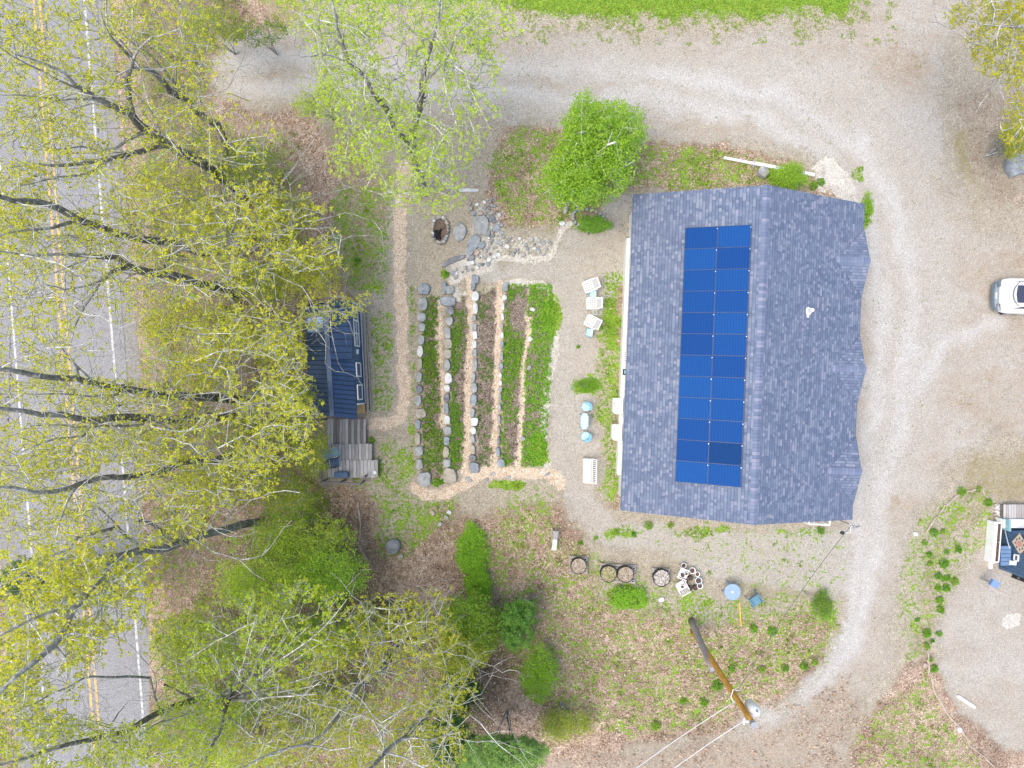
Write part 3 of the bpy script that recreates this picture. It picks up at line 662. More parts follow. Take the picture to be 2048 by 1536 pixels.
# ------------------------------------------------------------------ heat pumps
def heat_pump(px, py, lab):
    p = G(px, py); p = W(px, py, .95); p.z = 0; r_ = thing('heat_pump', lab, 'heat pump', p, HR, 'heat pumps on the left house wall')
    f = MB(); f.box(0.04, 0, .62, .42, .80, .66); f.box(-.16, .04, .62, .16, .70, .60); f.obj('casing', M_PLAST, r_)
    f = MB(); f.box(-.17, .06, .925, .045, .34, .012); f.obj('vent_slot', M_DARK, r_)
    for y in (-.3, .3): f = MB(); f.box(.02, y, .14, .42, .06, .3); f.obj('foot', M_METAL, r_)
    f = MB(); f.tube([(.2, -.42, .7), (.3, -.5, .9), (.33, -.55, 1.3), (.34, -.52, 2.4)], .03, 6); f.tube([(.2, -.42, .55), (.28, -.56, .8), (.3, -.6, 1.2), (.34, -.6, 2.4)], .025, 6); f.obj('pipe', M_TRIM, r_)
    return r_
heat_pump(1236, 812, 'white heat pump box against the left house wall, the upper one of two')
heat_pump(1234, 865, 'white heat pump box against the left house wall, the lower one of two')

# ------------------------------------------------------------------ little cabin by the road
cz = float(hz((690 - 1024) * .0268))
cb0 = G(728, 820); cang = R(-1.7)
cab = thing('cabin', 'small navy cabin with ribbed metal roof half hidden under yellow green branches', 'cabin', (0, 0, cz), 0)
CZE = cz + 1.75
def CP(px, py, h): p = W(px, py, cz + h); return (p.x, p.y, h)
eL, eR, rg = 1.9, 1.9, 2.55
L0, L1 = CP(611, 614, eL), CP(617, 828, eL); R0, R1 = CP(703, 610, eR), CP(714, 838, eR); T0, T1 = CP(651, 598, rg), CP(664, 833, rg)
T0 = (T0[0], L0[1] + .05, T0[2]); R0 = (R0[0], L0[1] + .02, R0[2])
f = MB()
def slab(mb, P, th=.06):
    Q = [(x, y, z - th) for x, y, z in P]; n = len(P)
    mb.add(list(P) + Q, [tuple(range(n)), tuple(reversed(range(n, 2 * n)))] + [(i, n + i, n + (i + 1) % n, (i + 1) % n) for i in range(n)])
slab(f, [L0, L1, T1, T0]); slab(f, [T0, T1, R1, R0])
cr = f.obj('roof', M_NAVY, cab)
f = MB()
def lerp(a, b_, t): return tuple(a[i] + (b_[i] - a[i]) * t for i in range(3))
for i in range(1, 24):
    t = i / 24
    for A_, B_, C_, D_ in ((L0, L1, T0, T1), (R0, R1, T0, T1)):
        p, q = lerp(A_, B_, t), lerp(C_, D_, t); f.bar((p[0], p[1], p[2] + .015), (q[0], q[1], q[2] + .015), .035, .035)
f.obj('seam', M_NAVYD, cr)
f = MB(); f.bar((T0[0], T0[1], T0[2] + .03), (T1[0], T1[1], T1[2] + .03), .24, .03); f.obj('ridge_cap', M_NAVY, cr)
# raised shed dormer on the right slope
D0, D1, D2, D3 = CP(660, 600, 2.72), CP(662, 718, 2.72), CP(704, 718, 2.35), CP(701, 600, 2.35)
f = MB(); slab(f, [D0, D1, D2, D3], .28); dr_ = f.obj('dormer', M_NAVY, cab)
f = MB()
for i in range(1, 9):
    p, q = lerp(D0, D1, i / 9), lerp(D3, D2, i / 9); f.bar((p[0], p[1], p[2] + .012), (q[0], q[1], q[2] + .012), .035, .03)
f.obj('seam', M_NAVYD, dr_)
f = MB(); zz = 0
K0, K1 = CP(612, 634, 2.25), CP(648, 665, 2.4)
slab(f, [(K0[0], K0[1], 2.12), (K0[0], K1[1], 2.12), (K1[0], K1[1], 2.5), (K1[0], K0[1], 2.5)], .06)
sg = f.obj('skylight', simple('skylight_glass', (.35, .42, .50), .05, .3, 2, .8), cab)
f = MB()
for a_, b__ in (((K0[0], K0[1], 2.13), (K0[0], K1[1], 2.13)), ((K0[0], K1[1], 2.13), (K1[0], K1[1], 2.51)), ((K1[0], K1[1], 2.51), (K1[0], K0[1], 2.51)), ((K1[0], K0[1], 2.51), (K0[0], K0[1], 2.13))): f.bar(a_, b__, .05, .06)
f.obj('frame', M_NAVY2, sg)
# walls: right wall faces the yard
wl0, wl1 = CP(718, 612, .3), CP(728, 806, .3); ll0, ll1 = L0[0] + .15, L1[0] + .15
f = MB(); xw0, xw1 = wl0[0], wl1[0]
f.add([(xw0, wl0[1], 0), (xw1, wl1[1], 0), (R1[0] - .02, wl1[1], eR - .05), (R0[0] - .02, wl0[1], eR - .05)], [(0, 1, 2, 3)])
f.add([(ll0, wl0[1], 0), (ll1, wl1[1], 0), (ll1, wl1[1], eL - .05), (ll0, wl0[1], eL - .05)], [(3, 2, 1, 0)])
f.add([(ll1, wl1[1], 0), (xw1, wl1[1], 0), (R1[0] - .02, wl1[1], eR - .05), (T1[0], wl1[1], rg - .1), (ll1, wl1[1], eL - .05)], [(0, 1, 2, 3, 4)])
f.add([(ll0, wl0[1], 0), (xw0, wl0[1], 0), (R0[0] - .02, wl0[1], eR - .05), (T0[0], wl0[1], rg - .1), (ll0, wl0[1], eL - .05)], [(4, 3, 2, 1, 0)])
wo = f.obj('wall', M_NAVY2, cab)
def wallpt(py, u):   # along the right wall: py picks the place, u 0..1 from foot to eave
    t = (py - 612) / (806 - 612); a = lerp((xw0, wl0[1], 0), (xw1, wl1[1], 0), t); b__ = lerp((R0[0], wl0[1], eR), (R1[0], wl1[1], eR), t); q = lerp(a, b__, u); return (q[0] + .03, q[1], q[2])
for (pa, pb, u0, u1, nm_) in ((618, 644, .45, .93, 'window'), (645, 694, .42, .95, 'window'), (727, 753, .42, .92, 'window'), (770, 798, .38, .92, 'window')):
    a, b__, c_, d_ = wallpt(pa, u0), wallpt(pb, u0), wallpt(pb, u1), wallpt(pa, u1)
    f = MB()
    for p, q in ((a, b__), (b__, c_), (c_, d_), (d_, a)): f.bar(p, q, .06, .05)
    if pb - pa > 40: f.bar(lerp(a, b__, .5), lerp(d_, c_, .5), .05, .05); f.bar(lerp(a, d_, .5), lerp(b__, c_, .5), .05, .05)
    wd = f.obj('window', M_TRIM, cab)
    f = MB(); f.add([(p[0] - .005, p[1], p[2]) for p in (a, b__, c_, d_)], [(0, 1, 2, 3)]); f.obj('pane', simple('dark_glass', (.05, .09, .15), .1, .1), wd)
f = MB(); q = wallpt(705, .7); f.box(q[0], q[1], q[2], .12, .25, .12); f.box(q[0] - .2, q[1] - .1, q[2] + .3, .12, .12, .12); f.obj('wall_lamp', M_TRIM, cab)
f = MB(); f.bar((xw0 + .05, wl0[1], .1), (xw1 + .05, wl1[1], .1), .06, .16); f.bar((xw1 + .02, wl1[1] - .02, .1), (R1[0], wl1[1] - .02, 1.8), .08, .06); f.bar((xw0 + .02, wl0[1] + .02, .1), (R0[0], wl0[1] + .02, 1.8), .08, .06); f.obj('corner_trim', M_TRIM, cab)
p0, p1 = G(730, 612), G(738, 824)
hb = thing('ground_rail', 'long weathered timber rail lying along the right side of the navy cabin', 'timber', p0)
f = MB(); d = p1 - p0; f.bar((0, 0, .25), (d.x, d.y, .25), .10, .10); f.bar((.14, -1.5, .12), (d.x + .16, d.y, .12), .05, .12); f.obj('beam', M_PAL, hb)
f = MB()
for t in (.02, .35, .7, .98): f.box(d.x * t, d.y * t, .1, .12, .12, .25)
f.obj('stake', M_PAL, hb)
pb_ = W(722, 817, cz + .55); bx = thing('wood_crate', 'new yellow pine box at the lower right corner of the navy cabin', 'box', (pb_.x, pb_.y, cz), 0)
f = MB(); f.box(0, 0, .28, .36, .42, .5); f.obj('box', M_PINE, bx); f = MB(); f.box(0, 0, .55, .40, .46, .04); f.obj('lid', M_PINE, bx)

# deck: three stepped plank platforms
dz = .5
dk = thing('deck', 'weathered grey plank deck in three stepped platforms below the navy cabin', 'deck', (0, 0, cz))
rd_ = random.Random(11)
def planks(name, x0, x1, y0, y1, n, h, mats, skew=1.0):
    a = W(x0, y0, cz + h); b__ = W(x1, y1, cz + h); w_ = (b__.x - a.x) / n
    for i in range(n):
        f = MB(); m = mats[rd_.randrange(len(mats))]; e = rd_.uniform(-.03, .03)
        f.box(a.x + w_ * (i + .5), (a.y + b__.y) / 2 + e, h - .02 + rd_.uniform(0, .012), w_ - .018, abs(a.y - b__.y), .04); f.obj(name, m, dk)
planks('plank', 655, 732, 838, 889, 13, .50, [M_DECK, M_DECKL, M_DECK, M_DECK2])
planks('plank', 656, 744, 888, 921, 13, .58, [M_DECK, M_DECK2])
planks('plank', 656, 756, 920, 955, 14, .66, [M_DECK, M_DECK2, M_DECK2])
f = MB(); a = CP(653, 838, 0); c_ = CP(654, 958, 0); e = CP(728, 962, 0); g2_ = CP(738, 948, 0)
for x, y, _ in (a, c_, e, CP(654, 900, 0), CP(690, 960, 0), g2_): f.box(x, y, .65, .09, .09, 1.3)
f.bar((a[0], a[1], 1.3), (c_[0], c_[1], 1.3), .10, .05); f.bar((c_[0], c_[1], 1.3), (e[0], e[1], 1.3), .10, .05); f.bar((a[0], a[1], .95), (c_[0], c_[1], .95), .05, .05); f.bar((c_[0], c_[1], .95), (e[0], e[1], .95), .05, .05); f.bar((e[0], e[1], 1.3), (g2_[0], g2_[1], 1.25), .08, .05)
f.obj('railing', M_DECKL, dk)
f = MB(); q = CP(700, 900, 0); f.box(q[0], q[1], .3, 1.9, 2.6, .3); f.obj('joists', M_DECKL, dk)
p = W(750, 945, cz + .7); o = MB(); o.lathe([(.09, 0), (.10, .02), (.08, .05), (0, .06)], 14); o = o.obj('plate', M_TRIM); o.location = p; tag(o, 'small round white dish on the end of the lowest deck platform', 'dish')
def folding_chair(px, py, rz, m, fm, lab):
    p = W(px, py, cz + 1.0); t = thing('folding_chair', lab, 'folding chair', (p.x, p.y, cz + .6), rz, 'folding chairs on the deck')
    f = MB()
    for i in range(5): f.box(-.18 + i * .09, 0, .42, .07, .44, .02)
    f.obj('seat', m, t)
    f = MB()
    for i in range(5): f.box(-.30 - .05 * i * .4, 0, .5 + i * .09, .03, .42, .07, 0, 0, -.25)
    f.obj('backrest', m, t)
    for s in (-1, 1):
        f = MB(); f.tube([(.24, s * .23, .0), (-.36, s * .23, .95)], .014, 6); f.tube([(-.22, s * .21, 0), (.22, s * .21, .44)], .014, 6); f.obj('leg', fm, t)
        f = MB(); f.bar((-.25, s * .25, .62), (.2, s * .25, .62), .04, .025); f.obj('armrest', fm, t)
folding_chair(668, 905, .3, M_TEAL, M_METAL, 'teal folding chair at the left deck railing')
folding_chair(669, 925, .15, M_NAVY2, M_BLACK, 'dark slatted folding chair below the teal chair on the deck')
p = W(682, 950, cz + 1.0); t = thing('storage_tub', 'long dark navy tub against the bottom railing of the deck', 'tub', (p.x, p.y, cz + .66))
f = MB(); f.prism([(-.36, -.12), (.36, -.12), (.32, .13), (-.32, .13)], 0, .34); f.obj('body', M_NAVY2, t); f = MB(); f.prism([(-.39, -.15), (.39, -.15), (.35, .16), (-.35, .16)], .34, .40, .06); f.obj('lid', M_NAVY2, t)
# ------------------------------------------------------------------ garden stone rows (each stone a thing of its own)
rs = random.Random(21)
ORD = ['first', 'second', 'third', 'fourth', 'fifth', 'sixth', 'seventh', 'eighth', 'ninth', 'tenth', '11th', '12th', '13th', '14th', '15th', '16th', '17th', '18th', '19th', '20th', '21st', '22nd', '23rd', '24th', '25th', '26th', '27th', '28th', '29th', '30th']
DESC = {'grey': 'grey', 'blue': 'blue grey', 'white': 'whitish', 'tan': 'tan', 'dark': 'dark grey', 'pink': 'pinkish'}
def stone(px, py, wp, lp, colr, label, group, h=.28, rz=0.0, name='stone', poly=None, cat='stone'):
    p = G(px, py); k = (H - p.z) / FPX; b = MB()
    if poly: b.rock(0, 0, h, rs, poly=[((x - px) * k, (py - y) * k) for x, y in poly])
    else: b.rock(wp * k * 1.04, lp * k * 1.0, h, rs, n=rs.choice((9, 11, 13)))
    o = b.obj(name, RK[colr]); o.location = p; o.rotation_euler = (0, 0, rz)
    return tag(o, label, cat, group)
ROWS = {
 'leftmost': [(849,579,21,23,'blue'),(846,609,17,28,'grey'),(844,635,15,20,'grey'),(844,655,13,17,'grey'),(843,680,12,20,'grey'),(841,703,10,23,'white'),(840,729,9,25,'tan'),(839,755,10,23,'grey'),
   (839,778,11,18,'dark'),(837,802,11,23,'grey'),(842,826,18,20,'tan'),(837,849,9,21,'blue'),(836,877,10,24,'tan'),(839,901,14,21,'grey'),(840,928,11,25,'grey'),(849,958,23,31,'grey')],
 'second': [(889,577,8,27,'blue'),(901,581,14,18,'grey'),(897,603,27,20,'blue'),(900,622,15,17,'dark'),(899,642,13,20,'grey'),(896,667,11,24,'grey'),(897,688,13,21,'tan'),(896,708,14,20,'tan'),(895,731,11,24,'grey'),
   (897,757,13,24,'white'),(895,777,10,15,'white'),(894,795,10,19,'dark'),(893,817,9,24,'blue'),(895,840,11,19,'white'),(896,860,14,19,'grey'),(894,881,10,18,'blue'),(893,903,11,22,'tan'),(895,926,13,19,'grey'),(900,951,23,33,'tan')],
 'third': [(947,566,8,36,'blue'),(954,560,6,18,'blue'),(951,594,12,21,'white'),(951,617,9,23,'white'),(948,637,8,14,'grey'),(949,654,8,16,'grey'),(950,670,9,18,'white'),(949,689,8,17,'white'),(949,706,8,16,'grey'),(950,729,8,26,'grey'),
   (947,755,7,22,'grey'),(948,776,11,20,'grey'),(947,799,12,25,'blue'),(945,825,8,18,'grey'),(949,843,13,18,'white'),(947,861,10,16,'white'),(946,878,7,18,'grey'),(946,898,8,21,'tan'),(945,915,13,14,'dark'),(949,934,17,24,'blue')],
 'fourth': [(1011,575,9,20,'blue'),(1009,596,8,12,'white'),(1006,614,5,15,'white'),(1005,634,5,16,'white'),(1004,653,5,15,'grey'),(1004,671,6,14,'white'),(1004,689,6,16,'blue'),(1003,711,6,20,'grey'),(1002,733,8,15,'blue'),
   (1001,752,5,13,'white'),(1001,766,6,10,'white'),(1001,778,7,11,'grey'),(1000,793,5,15,'grey'),(999,814,5,17,'grey'),(998,838,5,18,'grey'),(997,860,5,18,'tan'),(997,881,5,19,'dark'),(996,903,7,20,'blue'),(1002,925,14,17,'blue')]}
for rn_, lst in ROWS.items():
    for i, (x, y, w_, l_, c_) in enumerate(lst):
        last = i == len(lst) - 1
        big = 'large ' if w_ * l_ > 420 else 'narrow ' if w_ < 8 else ''
        pos_ = 'bottom' if last else ORD[i] + ' from the top'
        stone(x, y, w_ * 1.18, l_ * 1.02, c_, '%s%s stone, %s, in the %s garden stone row' % (big, DESC[c_], pos_, rn_), 'stones edging the garden beds', .3 if last else .26, rs.uniform(-.08, .08), 'edging_stone')
# ------------------------------------------------------------------ rockery
SL_ = 'flat stones of the rockery'
for pts_, c_, lab in [
  ([(946,434),(973,432),(979,452),(972,472),(957,471),(950,462),(945,444)],'grey','largest pale flat slab in the middle of the rockery'),
  ([(919,443),(931,453),(934,466),(927,480),(915,484),(906,474),(905,461)],'grey','pale pointed slab lying alone left of the rockery'),
  ([(951,469),(962,478),(959,492),(942,513),(933,509),(933,492),(940,476)],'blue','long blue grey slab below the largest rockery slab'),
  ([(893,520),(912,513),(932,511),(931,516),(908,526),(884,535),(885,529)],'dark','long thin dark slab at the lower left tip of the rockery'),
  ([(978,430),(986,430),(992,441),(988,446),(979,444)],'dark','dark slab at the upper right corner of the largest slab'),
  ([(984,452),(996,447),(1001,458),(997,466),(986,463)],'blue','round blue slab right of the largest rockery slab'),
  ([(958,484),(968,482),(971,494),(963,500),(957,494)],'blue','blue grey slab right of the long blue slab'),
  ([(951,498),(961,503),(955,513),(947,511)],'pink','pinkish square stone right of the long blue slab'),
  ([(942,424),(951,424),(953,431),(945,433)],'grey','grey stone touching the top left of the largest slab'),
  ([(936,513),(948,510),(951,517),(942,524),(934,521)],'dark','dark stone at the foot of the long blue slab'),
  ([(956,426),(967,425),(966,431),(957,432)],'pink','pinkish stone on top edge of the largest slab'),
  ([(937,400),(944,404),(941,412),(934,409)],'tan','tan stone at the upper left end of the rockery'),
  ([(938,414),(946,414),(945,422),(939,422)],'grey','small grey stone above the largest slab, on the left'),
  ([(976,460),(982,462),(979,474),(972,472)],'blue','narrow blue stone at the right foot of the largest slab'),
  ([(930,524),(948,522),(950,529),(935,533)],'white','whitish flat stone below the long blue slab'),
  ([(983,463),(988,464),(987,472),(981,470)],'tan','tan stone below the round blue slab')]:
    cx = sum(p[0] for p in pts_) / len(pts_); cy = sum(p[1] for p in pts_) / len(pts_)
    stone(cx, cy, 0, 0, c_, lab, SL_, .16, 0, 'slab', pts_)
def in_poly(x, y, P): return float(poly_sd(np.array([x]), np.array([y]), P)[0]) > 0
RB = [([(945, 405), (985, 395), (1000, 430), (1008, 475), (1000, 510), (975, 530), (930, 545), (905, 560), (900, 545), (940, 525), (975, 500), (975, 440), (960, 425)], 62, 'rubble stones around the rockery slabs', 'small grey rubble stone packed between the rockery slabs', ('grey', 'blue', 'dark', 'grey', 'white')),
      ([(1015, 475), (1070, 480), (1110, 480), (1108, 505), (1060, 512), (1010, 510)], 26, 'scattered pebbles above the pale stone edging', 'small scattered stone above the curved pale edging', ('grey', 'white', 'blue'))]
TAKEN = [p for p in ((961, 452, 17), (947, 490, 13), (920, 464, 16))]
for P, n_, grp, lab, cols in RB:
    got = []
    for _ in range(4000):
        if len(got) >= n_: break
        x = rs.uniform(min(p[0] for p in P), max(p[0] for p in P)); y = rs.uniform(min(p[1] for p in P), max(p[1] for p in P)); r_ = rs.uniform(2.2, 4.6)
        if in_poly(x, y, P) and all((x - a) ** 2 + (y - b_) ** 2 > (r_ + q) ** 2 * .8 for a, b_, q in got + TAKEN): got.append((x, y, r_))
    cntr = {}
    for x, y, r_ in sorted(got):
        cc_ = rs.choice(cols); reg = ('upper' if y < 440 else 'right' if x > 968 else 'lower left') + ' rockery rubble' if 'rubble' in lab else 'pebbles above the pale edging'
        cntr[(cc_, reg)] = cntr.get((cc_, reg), 0) + 1; lab_ = 'small %s stone, %s from the left in the %s' % (DESC[cc_], ORD[cntr[(cc_, reg)] - 1], reg)
        stone(x, y, r_ * 2, r_ * rs.uniform(1.5, 2.4), cc_, lab_, grp, .12, rs.uniform(0, 3), 'rubble_stone')
for i in range(26):
    t = i / 26 * 2 * math.pi; x = 881 + 15 * math.cos(t) + rs.uniform(-1, 1); y = 461 + 26 * math.sin(t) + rs.uniform(-1, 1)
    stone(x, y, rs.uniform(5, 8), rs.uniform(4, 7), rs.choice(('grey', 'white', 'tan', 'dark')), 'small fire pit ring stone, %s of the ring counted from the right' % ORD[i], 'ring stones of the fire pit', .22, rs.uniform(0, 3), 'ring_stone')
p = G(881, 461); f = MB(); f.lathe([(1, .06), (.8, .04), (.0, .03)], 18); f.v = [(x * .36, y * .62, z) for x, y, z in f.v]; o = f.obj('ash_bed', simple('charred_soil', (.15, .11, .08), .95, .5, 12)); o.location = p; tag(o, 'dark charred soil inside the stone fire ring', 'fire pit')
f = MB(); f.box(0, 0, .08, .3, .5, .1); f.tube([(-.15, -.2, .15), (.2, .3, .2)], .05, 6); f.tube([(.15, -.25, .15), (-.15, .2, .22)], .045, 6); o = f.obj('charred_logs', simple('charcoal', (.015, .013, .012), .9)); o.location = G(876, 470); tag(o, 'charred black logs inside the stone fire ring', 'firewood')
for i in range(22):
    t = i / 22 * 2 * math.pi; x = 1178 + 33 * math.cos(t); y = 440 + 19 * math.sin(t) + 6 * math.cos(t)
    stone(x, y, 7, 6, rs.choice(('grey', 'tan', 'blue')), 'oval bed ring stone near the house corner, %s counted from the right end' % ORD[i], 'ring stones of the oval bed', .2, rs.uniform(0, 3), 'ring_stone')
for x, y, r_, c_, lab in [(1523, 347, 11, 'grey', 'round grey boulder beside the white pipe above the roof peak'), (1124, 447, 6, 'white', 'white stone at the upper end of the pale curved edging'), (1254, 452, 7, 'tan', 'pale stone against the upper left house wall'),
                          (1255, 470, 6, 'tan', 'tan stone against the left house wall below the pale stone'), (788, 1091, 15, 'dark', 'dark round stump like boulder in the leaf litter'), (801, 1112, 6, 'tan', 'small brown stone beside the dark boulder'),
                          (899, 1024, 5, 'white', 'roundest white stone of the small pile below the garden'), (893, 1034, 5, 'grey', 'grey stone in the small pile below the garden'), (880, 1048, 5, 'grey', 'lowest stone of the small pile below the garden'), (865, 1025, 6, 'pink', 'left pinkish stone of the small pile below the garden'),
                          (1065, 619, 5, 'white', 'white stone among the leafy plants of the right garden bed, upper'), (1060, 678, 5, 'white', 'white stone among the leafy plants of the right garden bed, middle'), (1058, 736, 5, 'grey', 'grey stone among the plants of the right garden bed'), (1046, 877, 5, 'grey', 'grey stone above the lush patch of the right garden bed'),
                          (1829, 1067, 5, 'white', 'small white stone at the drive edge left of the twig border'), (1917, 1458, 5, 'white', 'white stone beside the lower twig border'), (1848, 1330, 5, 'pink', 'pale stone beside the upper part of the lower twig border'), (597, 422, 6, 'white', 'white stone under the branches above the cabin'), (593, 516, 7, 'white', 'white stone in leaf litter just above the cabin'),
                          (1233, 1197, 4, 'white', 'small white stone left below the third pallet'), (1322, 1198, 6, 'white', 'flat white stone below the third pallet')]:
    stone(x, y, r_ * 2, r_ * 2 * rs.uniform(.75, 1), c_, lab, None, .15 if r_ < 9 else .4, rs.uniform(0, 3), 'rock')
stone(2030, 332, 50, 42, 'blue', 'large blue grey rock heap under the branches at the right edge', None, .5, .3, 'boulder')
for i in range(26):
    x, y = 1989 + 13 * ((i * 7) % 5) / 4 + rs.uniform(-1, 1), 1009 + i * 1.3; stone(x, y, 6, 5, rs.choice(('white', 'tan', 'white')), 'cream cobble beside the right cabin deck, %s from the top of the heap' % ORD[i], 'cobbles beside the right cabin', .14, rs.uniform(0, 3), 'cobble')
for i, (x, y) in enumerate([(1016, 955), (985, 948), (1095, 948), (940, 962), (972, 960), (935, 957)]):
    stone(x, y, 12, 6, 'grey', ['flat stone set in the chip path below the fourth row', 'small flat stone in the chip path', 'flat stone at the right end of the lower chip path', 'flat stone at the edge of the curved chip path', 'grey stone beside the curved chip path, middle', 'grey stone between the third row and the chip path'][i], None, .08, .5, 'stepping_stone')

# ------------------------------------------------------------------ garden furniture
def lattice_chair(px, py, rz, lab):
    p = W(px, py, .5); p.z = 0; t = thing('lattice_chair', lab, 'chair', p, rz, 'white lattice lounge chairs')
    s0, s1, wy_ = -.36, .10, .25; f = MB()
    for i in range(5): f.box(s0 + (s1 - s0) * i / 4, 0, .40, .046, 2 * wy_, .03)
    for i in range(5): f.box((s0 + s1) / 2, -wy_ + .03 + i * (2 * wy_ - .06) / 4, .404, s1 - s0 + .05, .05, .03)
    f.obj('seat', M_PLAST, t)
    f = MB(); slab(f, [(.13, -.26, .42), (.13, .26, .42), (.36, .24, .92), (.36, -.24, .92)], .03)
    f.obj('backrest', M_GREYP, t)
    f = MB(); f.bar((.12, -.27, .43), (.38, -.25, .94), .05, .05); f.bar((.12, .27, .43), (.38, .25, .94), .05, .05); f.bar((.37, -.26, .94), (.37, .26, .94), .05, .05); f.obj('back_frame', M_PLAST, t)
    for s in (-1, 1):
        f = MB(); f.bar((-.36, s * .28, .60), (.24, s * .28, .64), .055, .03); f.bar((-.32, s * .28, .59), (-.33, s * .29, 0), .05, .05); f.bar((.2, s * .28, .62), (.32, s * .27, 0), .05, .05); f.obj('armrest', M_PLAST, t)
lattice_chair(1182, 571, R(20), 'white lattice chair, topmost of the three, angled up to the right')
lattice_chair(1188, 607, R(0), 'white lattice chair in the middle, squarely facing the garden')
lattice_chair(1185, 645, R(-27), 'white lattice chair, lowest of the three, angled down to the right')
def dpoly(r_, ln, n=12):   # D shape: flat edge at +x, round at -x
    return [(ln, -r_), (ln, r_)] + [(-r_ * .9 * math.sin(math.pi * i / n), r_ * math.cos(math.pi * i / n)) for i in range(1, n)]
def footstool(px, py, rz, lab):
    p = W(px, py, .4); p.z = 0; t = thing('footstool', lab, 'stool', p, rz, 'blue slatted footstools'); r_ = .2
    f = MB(); P = dpoly(r_, .16); f.prism([(x * 1.08, y * 1.08) for x, y in P], .34, .37); f.obj('seat', M_BLUE, t)
    for i, x in enumerate((-.10, -.015, .07, .14)):
        hh = math.sqrt(max(.004, r_ ** 2 - min(0, x) ** 2)) * .92; f = MB(); f.box(x, 0, .385, .062, 2 * hh, .02); f.obj('slat', M_CYAN, t)
    for x, y in ((-.1, -.13), (-.1, .13), (.14, -.16), (.14, .16)): f = MB(); f.bar((x, y, .36), (x * 1.25, y * 1.25, 0), .03, .03); f.obj('leg', M_BLUE, t)
footstool(1186, 588, R(-3), 'blue slatted footstool between the upper two white lattice chairs')
footstool(1179, 665, R(-8), 'blue slatted footstool below the lowest white lattice chair')
p = G(1189, 626); t = thing('small_box', 'small pale grey square box between the middle and lowest lattice chairs', 'box', p)
f = MB(); f.box(0, 0, .11, .24, .24, .22); f.obj('body', M_GREYP, t); f = MB(); f.box(0, 0, .23, .15, .15, .02); f.obj('lid', simple('mossy_lid', (.30, .32, .20), .8, .3), t)
def bistro(px, py, rz, lab):
    p = W(px, py, .55); p.z = 0; t = thing('bistro_chair', lab, 'chair', p, rz, 'blue bistro chairs at the oval table')
    f = MB(); P = [(.22 * math.cos(a) if math.cos(a) > 0 else .24 * math.cos(a), .23 * math.sin(a)) for a in [i * math.pi / 10 for i in range(20)]]; f.prism(P, .42, .445); f.obj('seat', M_BLUE, t)
    for i in range(4):
        x = -.17 + i * .09; f = MB(); f.box(x, 0, .46, .07, 2 * math.sqrt(.225 ** 2 - x * x) * .98, .02); f.obj('slat', M_CYAN, t)
    f = MB(); f.ring(.235, .262, .5, .84, R(-80), R(80), 14); f.obj('backrest', M_BLUE, t)
    f = MB(); f.ring(.14, .255, .80, .835, R(-75), R(75), 14); f.obj('top_rail', M_BLUE, t)
    for a in (40, 140, 220, 320): f = MB(); f.tube([(.2 * math.cos(R(a)), .2 * math.sin(R(a)), .43), (.25 * math.cos(R(a)), .25 * math.sin(R(a)), 0)], .016, 6); f.obj('leg', M_BLUE, t)
bistro(1173, 813.5, R(35), 'blue bistro chair above the pale oval table, turned up to the right')
bistro(1172, 873, R(-38), 'blue bistro chair below the pale oval table, turned down to the right')
p = W(1169, 842.5, .7); p.z = 0; t = thing('oval_table', 'pale cyan oval table between two blue bistro chairs', 'table', p, R(-2))
def stad(r_, L, n=8): return [(r_ * math.cos(a), L + r_ * math.sin(a)) for a in [math.pi * i / n for i in range(n + 1)]] + [(r_ * math.cos(a), -L + r_ * math.sin(a)) for a in [math.pi + math.pi * i / n for i in range(n + 1)]]
f = MB(); f.prism(stad(.205, .205), .70, .725); f.obj('frame', M_BLUE, t)
for i in range(7):
    y = -.345 + i * .115; hw = .185 if abs(y) < .205 else math.sqrt(max(.002, .185 ** 2 - (abs(y) - .205) ** 2)); f = MB(); f.box(0, y, .735, 2 * hw, .106, .018); f.obj('slat', M_CYAN, t)
for x in (-.14, .14):
    for y in (-.3, .3): f = MB(); f.bar((x, y, .7), (x * 1.3, y * 1.1, 0), .035, .035); f.obj('leg', M_BLUE, t)
p = W(1179, 941.5, .5); p.z = 0; t = thing('garden_bench', 'long white slatted garden bench facing the garden beds', 'bench', p, R(-1))
for i in range(4): f = MB(); f.box(-.27 + i * .105, 0, .42, .098, 1.22, .025); f.obj('seat_slat', M_PLAST, t)
f = MB(); f.bar((.14, -.6, .42), (.30, -.6, .95), .05, .045); f.bar((.14, .6, .42), (.30, .6, .95), .05, .045); f.bar((.30, -.62, .95), (.30, .62, .95), .05, .05); f.bar((.14, -.6, .47), (.14, .6, .47), .04, .05)
for i in range(11): y = -.5 + i * .1; f.bar((.14, y, .46), (.295, y, .93), .035, .02)
f.obj('backrest', M_PLAST, t)
for s in (-1, 1): f = MB(); f.bar((-.3, s * .6, .62), (.25, s * .6, .62), .05, .03); f.bar((-.29, s * .6, .62), (-.3, s * .6, 0), .05, .05); f.bar((.2, s * .6, .6), (.28, s * .6, 0), .05, .05); f.obj('armrest', M_PLAST, t)

